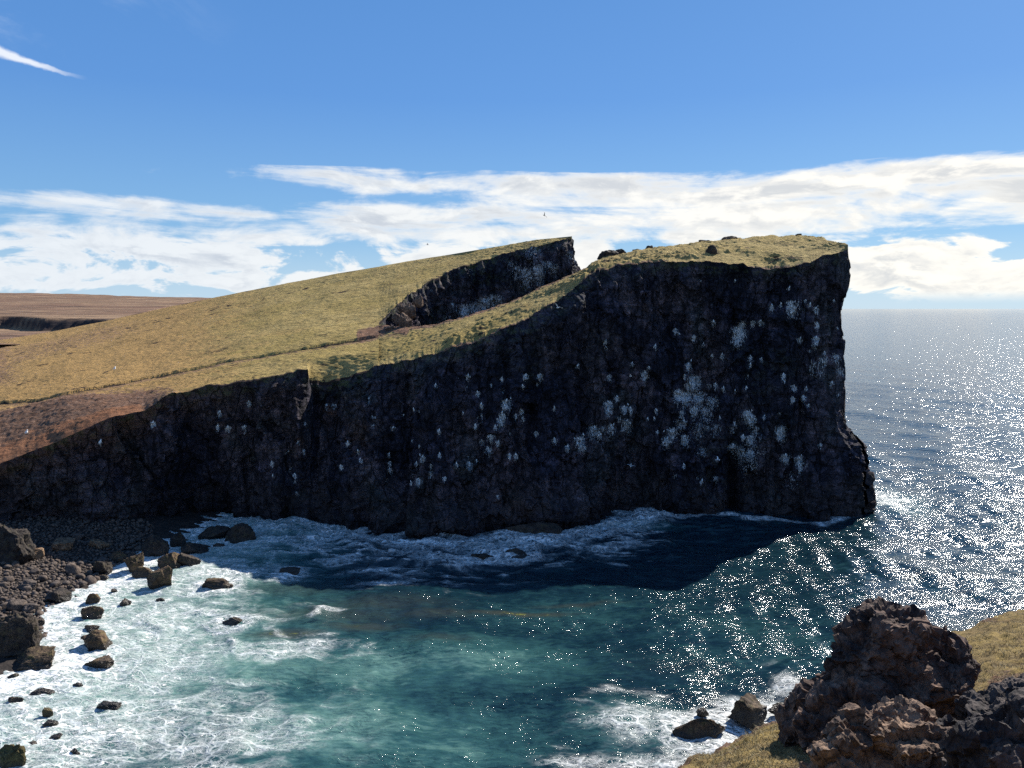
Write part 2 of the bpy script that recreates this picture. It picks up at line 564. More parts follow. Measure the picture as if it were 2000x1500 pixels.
def mat_rock(name, dark, light, moss=0.0, scale=1.0, bump=0.25, wet=True, obj=True):
    m, k, bs = new_mat(name)
    if obj:
        tc = k.node('ShaderNodeTexCoord').outputs['Object']
        rnd = k.node('ShaderNodeObjectInfo').outputs['Random']
        p = k.vmath('ADD', tc, k.comb(k.math('MULTIPLY', rnd, 37.0), rnd, 0.0))
    else:
        p = pos_of(k)
        rnd = None
    n = k.noise(p, 1.3 * scale, 7, 0.65, 0.4)
    f = k.noise(p, 7.0 * scale, 6, 0.7)
    c = k.mix(k.sstep(n, 0.35, 0.65), dark, light)
    c = k.mix(k.sstep(f, 0.35, 0.7), k.mix(1.0, c, (0.55, 0.55, 0.57), 'MULTIPLY'), k.mix(1.0, c, (1.35, 1.3, 1.25), 'MULTIPLY'))
    if rnd is not None:
        c = k.mix(k.math('MULTIPLY', rnd, 0.6), c, k.mix(1.0, c, (1.35, 1.15, 0.95), 'MULTIPLY'))
    if moss:
        c = k.mix(k.math('MULTIPLY', k.sstep(k.noise(p, 2.6 * scale, 5, 0.6), 0.5, 0.65), moss), c, (0.10, 0.085, 0.025))
    ck = k.sstep(k.vedge(k.warp(p, 1.6 * scale, 0.5, 4), 1.7 * scale), 0.0, 0.05)
    pits = k.sstep(k.noise(p, 16.0 * scale, 3, 0.6), 0.62, 0.70)
    cfac = k.math('MULTIPLY', k.math('ADD', 0.4, k.math('MULTIPLY', ck, 0.6)), k.math('SUBTRACT', 1.0, k.math('MULTIPLY', pits, 0.4)))
    c = k.mix(1.0, c, k.comb(cfac, cfac, cfac), 'MULTIPLY')
    rough = 0.9
    if wet:
        z = k.sep(pos_of(k))[2]
        wf = k.sstep(k.math('ADD', z, k.math('MULTIPLY', n, 0.8)), 1.35, 0.75)
        c = k.mix(k.math('MULTIPLY', wf, 0.75), c, (0.022, 0.019, 0.016))
        rough = k.mix(wf, (0.85,) * 3, (0.3,) * 3)
    k.put(bs.inputs['Base Color'], c)
    k.put(bs.inputs['Roughness'], rough)
    bs.inputs['Specular IOR Level'].default_value = 0.3
    b = k.node('ShaderNodeBump')
    b.inputs['Strength'].default_value = 1.0
    b.inputs['Distance'].default_value = bump
    k.put(b.inputs['Height'], k.math('ADD', n, k.math('MULTIPLY', f, 0.4)))
    k.put(bs.inputs['Normal'], b.outputs[0])
    return m


def mat_plain(name, c, rough=0.8):
    m, k, bs = new_mat(name)
    p = k.node('ShaderNodeTexCoord').outputs['Object']
    k.put(bs.inputs['Base Color'], k.mix(k.noise(p, 9, 3), tuple(v * 0.8 for v in c), c))
    bs.inputs['Roughness'].default_value = rough
    return m


def mat_sea():
    m, k, bs = new_mat('sea_water')
    p = pos_of(k)
    px, py, pz = k.sep(p)
    flat = k.comb(px, py, 0.0)
    foam = k.attr('foam').outputs['Fac']
    milk = k.attr('milk').outputs['Fac']
    weed = k.attr('weed').outputs['Fac']
    big = k.noise(k.mapping(flat, (0.05, 0.09, 1), (0, 0, 0.3)), 1.0, 5, 0.6, 0.8)
    mid = k.noise(k.mapping(flat, (0.22, 0.38, 1), (0, 0, 0.35)), 1.0, 6, 0.62, 1.2)
    lace = k.noise(k.mapping(flat, (0.55, 0.95, 1), (0, 0, 0.35)), 1.0, 8, 0.66, 1.6)
    lace2 = k.noise(k.mapping(flat, (1.5, 2.4, 1), (0, 0, 0.2), (5, 3, 0)), 1.0, 6, 0.65, 1.2)
    # body colour: aerated turquoise where milk is high, deep teal elsewhere
    rip = k.noise(k.mapping(flat, (0.9, 2.2, 1), (0, 0, 0.25)), 1.0, 4, 0.6, 0.3)
    mf = k.math('ADD', milk, k.math('MULTIPLY', k.math('SUBTRACT', mid, 0.5), 0.55))
    mf = k.math('ADD', mf, k.math('MULTIPLY', k.math('SUBTRACT', rip, 0.5), 0.55), clamp=True)  # ripple light and shade painted into the body colour
    c = k.ramp(mf, [(0.0, (0.003, 0.010, 0.020)), (0.25, (0.006, 0.024, 0.034)), (0.55, (0.024, 0.074, 0.076)), (0.8, (0.090, 0.180, 0.160)), (1.0, (0.18, 0.29, 0.25))])
    wf = k.math('ADD', weed, k.math('MULTIPLY', k.math('SUBTRACT', lace, 0.5), 1.6))
    c = k.mix(k.sstep(weed, 0.1, 0.9, 0.0, 0.8), c, (0.040, 0.045, 0.036))
    c = k.mix(k.sstep(wf, 0.85, 1.15), c, (0.16, 0.17, 0.04))
    # lacy veins: ridges of two noises
    r1 = k.math('SUBTRACT', 1.0, k.math('MULTIPLY', k.math('ABSOLUTE', k.math('SUBTRACT', lace, 0.5)), 7.0), clamp=True)
    wv_ = k.warp(k.mapping(flat, (0.55, 0.80, 1), (0, 0, 0.35)), 0.9, 1.1, 5)
    r2 = k.sstep(k.vedge(wv_, 1.0), 0.10, 0.01)
    wv2 = k.warp(k.mapping(flat, (1.5, 2.1, 1), (0, 0, 0.35)), 0.9, 0.9, 5)
    r3 = k.sstep(k.vedge(wv2, 1.0), 0.13, 0.01)
    r1 = k.math('MULTIPLY', k.math('POWER', r1, 2.0), 0.8)
    veins = k.math('MAXIMUM', r1, k.math('MAXIMUM', k.math('MULTIPLY', r2, 0.9), k.math('MULTIPLY', r3, 0.65)))
    dens = k.math('ADD', foam, k.math('MULTIPLY', k.math('SUBTRACT', mid, 0.5), 1.7))
    solid = k.sstep(k.math('ADD', dens, k.math('MULTIPLY', k.math('SUBTRACT', lace2, 0.5), 2.6)), 0.74, 1.12)
    vf = k.math('MULTIPLY', veins, k.sstep(dens, 0.12, 0.75))
    ff = k.math('MAXIMUM', solid, k.math('MULTIPLY', vf, 0.85), clamp=True)
    ff = k.math('MULTIPLY', ff, k.sstep(foam, 0.02, 0.2))
    # scattered whitecaps on open water
    cap = k.noise(k.mapping(flat, (0.16, 0.42, 1), (0, 0, 0.25), (9, 2, 0)), 1.0, 7, 0.6, 0.6)
    capf = k.math('MULTIPLY', k.sstep(cap, 0.735, 0.79), k.sstep(py, 60, 110))
    ff = k.math('MAXIMUM', ff, k.math('MULTIPLY', capf, 0.7))
    c = k.mix(ff, c, k.mix(k.sstep(lace2, 0.3, 0.7), (0.42, 0.46, 0.455), (0.86, 0.85, 0.82)))
    k.put(bs.inputs['Base Color'], c)
    bs.inputs['IOR'].default_value = 1.333
    bs.inputs['Specular IOR Level'].default_value = 0.5
    # ripples
    w1 = k.noise(k.mapping(flat, (0.36, 0.85, 1), (0, 0, 0.22)), 1.0, 2.5, 0.45, 0.3)
    w2 = k.noise(k.mapping(flat, (1.5, 2.8, 1), (0, 0, 0.15)), 1.0, 4, 0.55, 0.5)
    w3 = k.noise(k.mapping(flat, (6.0, 8.0, 1), (0, 0, -0.1)), 1.0, 3, 0.55)
    dist = k.math('SQRT', k.math('ADD', k.math('MULTIPLY', px, px), k.math('MULTIPLY', py, py)))
    farw = k.sstep(dist, 110, 260)
    gust = k.sstep(k.noise(k.mapping(flat, (0.10, 0.26, 1), (0, 0, 0.2), (2, 8, 0)), 1.0, 4, 0.6, 0.3), 0.38, 0.66, 0.09, 0.22)
    gust = k.math('MULTIPLY', gust, k.sstep(dist, 90, 240, 1.0, 0.35))
    h = k.math('ADD', k.math('MULTIPLY', w2, gust), k.math('MULTIPLY', w3, 0.008))
    h = k.math('ADD', h, k.math('MULTIPLY', w1, k.math('ADD', 0.16, k.math('MULTIPLY', farw, 0.23))))
    h = k.math('ADD', h, k.math('MULTIPLY', ff, 0.07))
    k.put(bs.inputs['Roughness'], k.mix(ff, k.mix(farw, (0.10,) * 3, (0.12,) * 3), (0.8,) * 3))
    b = k.node('ShaderNodeBump')
    b.inputs['Strength'].default_value = 1.0
    b.inputs['Distance'].default_value = 1.0
    k.put(b.inputs['Height'], h)
    k.put(bs.inputs['Normal'], b.outputs[0])
    return m


def mat_farland():
    m, k, bs = new_mat('far_moorland')
    p = pos_of(k)
    a = k.noise(k.mapping(p, (0.006, 0.02, 0.02)), 1.0, 7, 0.65, 0.4)
    b_ = k.noise(k.mapping(p, (0.03, 0.10, 0.1)), 1.0, 7, 0.7, 0.3)
    c = k.mix(k.sstep(a, 0.38, 0.62), (0.160, 0.092, 0.062), (0.260, 0.172, 0.106))
    c = k.mix(k.sstep(b_, 0.45, 0.62), c, (0.085, 0.055, 0.040))
    st = k.attr('steep').outputs['Fac']
    c = k.mix(st, c, (0.038, 0.030, 0.030))
    k.put(bs.inputs['Base Color'], c)
    bs.inputs['Roughness'].default_value = 0.95
    bs.inputs['Specular IOR Level'].default_value = 0.1
    b = k.node('ShaderNodeBump')
    b.inputs['Strength'].default_value = 1.0
    b.inputs['Distance'].default_value = 2.5
    k.put(b.inputs['Height'], b_)
    k.put(bs.inputs['Normal'], b.outputs[0])
    return m


M_CLIFF = mat_cliff()
M_GRASS = mat_grass('headland_turf')
M_NGRASS = mat_grass('near_turf', True)
M_SEA = mat_sea()
M_FAR = mat_farland()
M_BOULDER = mat_rock('boulder_rock', (0.050, 0.035, 0.023), (0.135, 0.094, 0.058), 0.55, 0.8, 0.20)
M_DARKROCK = mat_rock('dark_boulder_rock', (0.022, 0.019, 0.018), (0.062, 0.050, 0.042), 0.25, 0.8, 0.20)
M_TAN = mat_rock('tan_slab_rock', (0.13, 0.09, 0.06), (0.27, 0.19, 0.12), 0.0, 0.8, 0.15, wet=False)
M_COBBLE = mat_rock('cobble_rock', (0.060, 0.050, 0.046), (0.150, 0.125, 0.108), 0.0, 1.2, 0.06, wet=False)
M_OUTLIT = mat_rock('brown_sunlit_rock', (0.085, 0.052, 0.038), (0.270, 0.180, 0.120), 0.0, 0.9, 0.14, wet=False, obj=False)  # outcrop rock brightened in its colour to look sunlit
M_OUTCROP = mat_rock('lava_outcrop_rock', (0.040, 0.026, 0.024), (0.180, 0.115, 0.084), 0.0, 0.9, 0.14, wet=False, obj=False)

# ------------------------------------------------------------------ headland curves


def curve(pts, n=None, step=None):
    """pts list of xyz -> evenly resampled (Catmull-Rom-free, linear) array"""
    P = np.array(pts, float)
    s = np.r_[0, np.cumsum(np.linalg.norm(np.diff(P, axis=0), axis=1))]
    if n is None:
        n = int(s[-1] / step) + 1
    t = np.linspace(0, s[-1], n)
    return np.stack([np.interp(t, s, P[:, i]) for i in range(3)], 1)


def by_px(rows, pxs):
    """rows of (px, py, Y): interpolated at the photo columns pxs -> world points"""
    r = np.array(rows, float)
    return np.array([W(x, np.interp(x, r[:, 0], r[:, 1]), np.interp(x, r[:, 0], r[:, 2])) for x in pxs])


RIM = [(-700, 1075, 86), (-400, 1010, 88), (-200, 960, 92), (0, 905, 97), (60, 882, 98), (100, 868, 98.5), (160, 840, 99), (215, 815, 100), (280, 803, 102), (330, 770, 103.5),
       (420, 752, 105), (470, 747, 105.5), (540, 736, 106), (585, 721, 106), (601, 718, 106), (606, 748, 110), (640, 752, 110.5), (660, 746, 110.5),
       (690, 735, 111), (740, 714, 111), (800, 703, 109), (850, 691, 107.5), (900, 674, 107), (960, 656, 107), (1010, 630, 108), (1060, 603, 109.5),
       (1100, 577, 111), (1145, 547, 113), (1170, 528, 114.5), (1230, 517, 116), (1300, 511, 116.5), (1380, 509, 116.5), (1450, 516, 115.5), (1500, 526, 115),
       (1545, 521, 115), (1600, 505, 115.5), (1640, 492, 116.5), (1656, 487, 118)]
BASE = [(-700, 1260, 0), (-400, 1190, 0), (-200, 1130, 0), (0, 1068, 0), (100, 1045, 0), (200, 1038, 0), (300, 1022, 0), (400, 1005, 0), (500, 1012, 0), (560, 1018, 0), (610, 1024, 0), (650, 1040, 0), (700, 1044, 0),
        (800, 1054, 0), (870, 1058, 0), (960, 1050, 0), (1050, 1040, 0), (1110, 1034, 0), (1160, 1028, 0), (1250, 1003, 0), (1330, 1003, 0), (1420, 1006, 0), (1500, 1014, 0),
        (1600, 1013, 0), (1640, 1010, 0), (1672, 1002, 0)]
SCREE = [(-700, 905, 104), (-400, 880, 106), (-200, 845, 109), (0, 805, 111), (60, 792, 111), (130, 776, 111), (210, 770, 110.5), (280, 764, 110.5), (330, 757, 110.5), (420, 741, 111), (500, 724, 112), (601, 702, 113.5), (640, 697, 114), (740, 689, 115), (760, 687, 115)]
SKYL = [(-700, 700, 190), (-400, 700, 205), (-200, 695, 215), (0, 664, 215), (100, 648, 215), (200, 628, 212), (300, 606, 208), (400, 585, 203), (430, 579, 201), (520, 561, 195),
        (600, 546, 190), (660, 534, 186), (740, 521, 181), (800, 510, 178), (880, 497, 173), (950, 485, 169), (1000, 477, 167), (1060, 467, 164.5), (1117, 461.5, 162.5)]


def wiggle(P, amp=0.35, f=0.35, seed=3, fade=None):
    D = np.stack([fbm(P * f, 4, seed), fbm(P * f + 40, 4, seed + 9), 0.6 * fbm(P * f * 1.4 + 90, 4, seed + 5)], 1)
    return P + amp * D * (1 if fade is None else fade)


# columns of the front: x from far left to the right corner
N1 = 560
cols1 = np.linspace(-700, 740, N1)
N2 = 620
cols2 = np.linspace(740, 1656, N2)
rim1 = by_px(RIM, cols1)
rim2 = by_px(RIM, cols2)
scr1 = by_px(SCREE, cols1)
sky1 = by_px(SKYL, cols1)
# meeting point of the gully: on the straight line scree edge -> skyline at column 740
J = scr1[-1] + 0.235 * (sky1[-1] - scr1[-1])
pj = proj(J[None])
JPX, JPY, JY = float(pj[0][0]), float(pj[1][0]), float(J[1])
CH = [(740, JPY, JY), (800, 639, 126), (860, 632, 124.5), (900, 622, 123.5), (1000, 589, 123.5), (1060, 561, 124), (1110, 540, 125), (1145, 524, 126), (1162, 509, 127), (1215, 496, 129), (1265, 487, 130),
      (1300, 483, 131), (1345, 477, 131.5), (1400, 470, 132), (1480, 462, 132.5), (1560, 460, 132), (1610, 467, 129), (1640, 479, 124), (1656, 486.7, 118.6)]
RR = [(740, JPY, JY), (752, 622, 131), (775, 600, 134), (800, 578, 137), (830, 557, 141), (870, 536, 145), (900, 523, 147.5), (960, 503, 151), (1000, 492, 153.5), (1060, 478, 157), (1095, 468, 159.5), (1117, 463.5, 161.5)]
back2 = by_px(CH, cols2)
skyR = by_px(SKYL, np.linspace(740, 1117, 260))
# the rim above the gully lies on the same hillside as the slope: fit it, then meet the sight lines with it
_c = np.linspace(0, 1, 30)[None, :, None]
_q = (scr1[-170:, None] * (1 - _c) + sky1[-170:, None] * _c).reshape(-1, 3)
_q = np.concatenate([_q, np.repeat(skyR, 12, 0)])


def _basis(x, y):
    x, y = (x + 10) / 30.0, (y - 150) / 30.0
    return np.stack([1 + 0 * x, x, y, x * x, x * y, y * y], -1)


_k = np.linalg.lstsq(_basis(_q[:, 0], _q[:, 1]), _q[:, 2], rcond=None)[0]
_r = np.array(RR, float)
rr = []
for _x in np.linspace(740, 1117, 260):
    _py = np.interp(_x, _r[:, 0], _r[:, 1])
    _Y = np.linspace(122, 172, 600)
    _p = np.array([W(_x, _py, y_) for y_ in _Y])
    _dz = _p[:, 2] - _basis(_p[:, 0], _p[:, 1]) @ _k
    _j = int(np.argmin(np.abs(_dz)))
    rr.append(_p[_j])
rr = np.array(rr)
_l = np.array([np.interp(x_, [740, 1095, 1117], [0, 0, 1]) for x_ in np.linspace(740, 1117, 260)])[:, None]
_old = by_px(RR, np.linspace(740, 1117, 260))
_l0 = np.clip(1 - np.arange(260) / 25, 0, 1)[:, None]
print('rr Y', rr[::40, 1], _old[::40, 1])
rr = rr * (1 - _l) + _old * _l
rr = rr * (1 - _l0) + (rr + J - rr[0]) * _l0



def smooth_c(P, k_, keep=6):
    Q = np.pad(P, ((k_, k_), (0, 0)), 'edge')
    ker_ = np.hanning(2 * k_ + 1)
    ker_ /= ker_.sum()
    Q = np.stack([np.convolve(Q[:, i], ker_, 'same')[k_:-k_] for i in range(3)], 1)
    w_ = np.clip(np.minimum(np.arange(len(P)), np.arange(len(P))[::-1]) / (k_ * 1.0), 0, 1)[:, None]
    return P * (1 - w_) + Q * w_


rim_all = np.concatenate([rim1, rim2[1:]])
rim_sm = smooth_c(rim_all, 24)
fall = np.ones(len(rim_all))
fall[-8:] = np.linspace(1, 0.2, 8)
fall = fall * np.interp(np.r_[cols1, cols2[1:]], [200, 420], [0.25, 1.0])
rim_all = wiggle(rim_all, 0.9, 0.30, 3, fall[:, None])
rim_all = wiggle(rim_all, 0.35, 1.1, 13, fall[:, None])
rim1, rim2 = rim_all[:N1], rim_all[N1 - 1:]
rim1s, rim2s = rim_sm[:N1], rim_sm[N1 - 1:]
back2s = back2.copy()
back2 = wiggle(back2, 0.7, 0.45, 21, np.clip(np.arange(N2) / 40, 0, 1)[:, None])
fr = np.clip(np.arange(260) / 30, 0, 1)[:, None]
rrs = rr.copy()
rr = wiggle(rr, 1.1, 0.33, 31, fr)
rr = wiggle(rr, 0.5, 0.9, 33, fr)
back_bump = np.zeros(N2)


def turf_disp(P, amp=1.0):
    n = 0.55 * fbm(sc3(P, .12, .12, .12), 3, 41) + 0.16 * fbm(sc3(P, .8, 1.2, 1.2), 3, 43) + 0.11 * fbm(sc3(P, 2.3, 3.0, 3.0), 2, 45)
    return n * amp


def seg_dist(px, py, line):
    d = np.full(px.shape, 1e9)
    side = np.zeros(px.shape)
    L = np.array(line, float)
    for a, b in zip(L[:-1], L[1:]):
        ab = b - a
        t = np.clip(((px - a[0]) * ab[0] + (py - a[1]) * ab[1]) / (ab @ ab), 0, 1)
        dx, dy = px - (a[0] + t * ab[0]), py - (a[1] + t * ab[1])
        dd = np.hypot(dx, dy)
        side = np.where(dd < d, dy, side)
        d = np.minimum(d, dd)
    return d, side


TRACK = [(-300, 835), (0, 790), (100, 775), (200, 757), (300, 737), (400, 716), (500, 697), (600, 678), (680, 664), (740, 656), (790, 652)]
TRACK2 = [(-100, 715), (0, 700), (120, 668), (270, 635), (350, 616), (480, 592), (560, 572), (640, 552)]
TRACK3 = [(160, 760), (300, 722), (420, 668), (520, 655), (600, 640)]
BARE = [(705, 655), (735, 648), (765, 640), (790, 645)]


def turf_attrs(P):
    px, py = proj(P)
    d1, s1 = seg_dist(px, py, TRACK)
    wid = 1.7 + 2.4 * fbm(P * 0.22, 3, 61)
    d2, _ = seg_dist(px, py, TRACK2)
    peat = ss(-d1, -np.maximum(wid, 0.4) - 1.2, -0.4) * 0.9 * ss(s1, 2.5, -1.5)  # shade of the track's upper rim, painted through the peat mask
    peat = np.maximum(peat, ss(-d2, -9, -1) * ss(fbm(sc3(P, .5, .9, .9), 3, 62), -0.05, 0.35) * 0.8)
    peat = np.maximum(peat, ss(fbm(sc3(P, .16, .5, .5), 4, 63), 0.20, 0.45) * 0.62)
    peat = np.maximum(peat, ss(fbm(sc3(P, .8, 2.2, 2.2), 2, 64), 0.30, 0.50) * 0.75)
    soil = ss(-d1, -9, -3) * (s1 > 0) * 0.50
    ochre = ss(px, 700, 120) * 0.88 + 0.12
    ochre = ochre * ss(py, 560, 640) + 0.15 * ss(py, 640, 540)
    ochre = ochre + 0.5 * ss(py, 640, 575) * ss(px, 700, 300)
    soil = np.maximum(soil, 0.62 * ss(px, 130, -40) * ss(py, 780, 740) * ss(py, 640, 680))
    soil = np.maximum(soil, 0.45 * ss(px, 420, 200) * ss(-np.abs(py - (702 - 0.24 * px)), -34, -8))
    d3, _ = seg_dist(px, py, TRACK3)
    ochre = np.maximum(ochre, ss(-d3, -8, -1) * 0.45)
    dB, _ = seg_dist(px, py, BARE)
    soil = np.maximum(soil, ss(-dB, -15, -4) * 0.9)
    red = ss(-dB, -10, -3) * 0.35
    return px, py, peat, soil, ochre, red


# T1: left turf slope (rim -> scree edge -> skyline)
k1, k2 = 60, 330
t1 = np.linspace(0, 1, k1 + 1)[:-1]
t2 = np.linspace(0, 1, k2) ** 1.25
PA = rim1s[:, None] * (1 - t1)[None, :, None] + scr1[:, None] * t1[None, :, None]
PA = PA + (rim1 - rim1s)[:, None] * ((1 - t1) ** 2.5)[None, :, None]
bulge = np.sin(t2 * np.pi)[None, :, None] * np.array([0, 0, 1.0])
PB = scr1[:, None] * (1 - t2)[None, :, None] + sky1[:, None] * t2[None, :, None]
T1 = np.concatenate([PA, PB], 1)
px, py, peat, soil, ochre, red = turf_attrs(T1)
w1f = np.minimum(1, np.r_[np.linspace(0, 1, 12), np.ones(k1 + k2 - 12)])[None, :]
w1f = w1f * np.minimum(1, np.r_[np.ones(k1 + k2 - 20), np.linspace(1, 0.3, 20)])[None, :]
T1b = T1.copy()
T1[..., 2] += turf_disp(T1b) * w1f
# scree band: rougher, red soil on the left
sc_w = np.concatenate([np.ones(k1), 0.85 * np.clip(1 - np.arange(k2) / 42, 0, 1)])[None, :] * ss(px, 430, 230)
soil = np.maximum(soil, np.clip(sc_w + 0.45 * sc_w * fbm(sc3(T1b, .12, .3, .3), 3, 55), 0, 1))
lowband = np.concatenate([1 - t1, np.zeros(k2)])[None, :] * ss(px, 430, 330)
lowband = ss(lowband + 0.25 * fbm(T1b * 0.25, 3, 53), 0.45, 0.75)
red = np.maximum(red, lowband * ss(px, 330, 230) * 0.9)
T1[..., 2] += sc_w * w1f * (0.16 * fbm(T1b * 0.7, 4, 51))
# the eroded track is a small terrace
d1, s1 = seg_dist(px, py, TRACK)
T1[..., 2] -= 0.30 * ss(-np.abs(d1 - 1.5), -7, -1) * (s1 > -2)
peat = np.maximum(peat, (np.concatenate([1 - t1, np.zeros(k2)])[None, :] > 0.9) * ss(px, 300, 420) * 0.9)
grid_mesh('headland_slope', T1, M_GRASS, dict(peat=peat, soil=soil, ochre=ochre, red=red))
tag(bpy.data.objects['headland_slope'], 'dry yellow grass slope of the headland with a worn track', kind='structure')

# T2: turf on the front ridge and the seaward block
k3 = 110
t = np.linspace(0, 1, k3)
T2 = rim2s[:, None] * (1 - t)[None, :, None] + back2s[:, None] * t[None, :, None]
T2 = T2 + (rim2 - rim2s)[:, None] * ((1 - t) ** 8)[None, :, None] + (back2 - back2s)[:, None] * (t ** 8)[None, :, None]
# roll the edge over: slightly convex
T2[..., 2] += (np.sin(t * np.pi) * 0.5)[None, :] * ss(cols2, 760, 900)[:, None]
px, py, peat, soil, ochre, red = turf_attrs(T2)
wf = (np.minimum(1, t / 0.08) * np.minimum(1, 0.35 + (1 - t) / 0.10))[None, :]
nz = fbm(T2 * 0.5, 4, 71, ridge=True)
T2b = T2.copy()
edge = (1 - t)[None, :] ** 2
rough = ss(fbm(sc3(T2b, .12, .2, .2), 3, 72) + 0.25 * ss(px, 1450, 1200) * ss(px, 1100, 1200), -0.20, 0.18) * (0.40 + 0.60 * edge) * ss(px, 742, 840)
T2[..., 2] += turf_disp(T2b, 0.9) * wf + rough * wf * (nz * 0.85)
peat = np.maximum(peat, rough * ss(nz, 0.45, -0.10) * 1.0)
soil = np.maximum(soil, np.clip(1 - t / 0.05, 0, 1)[None, :] * 0.5 + rough * 0.25)
soil = np.maximum(soil, (np.clip((t - 0.72) / 0.2, 0, 1))[None, :] * 0.75 * ss(px, 1180, 1130) * ss(px, 740, 820))
grid_mesh('headland_crown', T2, M_GRASS, dict(peat=peat, soil=soil, ochre=ochre, red=red * 0.6))
tag(bpy.data.objects['headland_crown'], 'grassy crown of the high seaward block of the headland', kind='structure')

# T3: turf above the gully cliff
k4 = 130
t = np.linspace(0, 1, k4)
T3 = rrs[:, None] * (1 - t)[None, :, None] + skyR[:, None] * t[None, :, None]
T3 = T3 + (rr - rrs)[:, None] * ((1 - t) ** 14)[None, :, None]
px, py, peat, soil, ochre, red = turf_attrs(T3)
T3b = T3.copy()
T3[..., 2] += turf_disp(T3b) * np.minimum(1, t / 0.05)[None, :] * np.minimum(1, 0.3 + (1 - t) / 0.1)[None, :]
peat = np.maximum(peat, ((t < 0.03)[None, :] * 0.9))
soil = np.maximum(soil, np.clip(1 - t / 0.06, 0, 1)[None, :] * 0.7)
grid_mesh('headland_rear_slope', T3, M_GRASS, dict(peat=peat, soil=soil, ochre=ochre * 0.6, red=red))
tag(bpy.data.objects['headland_rear_slope'], 'grass slope running up to the far tip above the gully', kind='structure')


# ------------------------------------------------------------------ cliff faces
def base_pts(cols):
    r = np.array(BASE, float)
    return np.array([(*G(x, np.interp(x, r[:, 0], r[:, 1])), -2.0) for x in cols])


# features of the front face: (px, py, half width px, half height px, depth m)  + = pushed in
FEAT = [(1432, 950, 13, 75, 4.0), (1475, 965, 36, 60, 1.6), (1540, 900, 30, 70, 1.2), (1140, 760, 14, 260, 1.6), (612, 820, 12, 110, 2.4), (660, 900, 10, 110, 1.2),
        (742, 900, 13, 120, -1.8), (705, 905, 34, 95, -2.6), (845, 840, 24, 90, -1.6), (560, 960, 30, 90, -1.6), (780, 960, 12, 80, 1.5), (1300, 960, 18, 60, 1.6),
        (1235, 850, 16, 120, 1.0), (950, 850, 16, 140, 1.2), (1385, 780, 20, 150, 0.9), (1585, 760, 16, 200, 1.2), (480, 880, 16, 100, 1.4), (380, 900, 24, 90, 1.2),
        (1080, 990, 60, 26, -1.8), (1350, 980, 60, 26, -1.0), (900, 1015, 60, 22, -1.6), (820, 1030, 26, 14, -1.8), (850, 770, 12, 40, -1.2), (560, 745, 40, 22, -1.0),
        (320, 860, 30, 60, -1.6), (230, 900, 40, 80, 1.6), (110, 950, 50, 60, -2.0), (1520, 640, 110, 9, 0.7), (1350, 770, 60, 8, 0.6)]

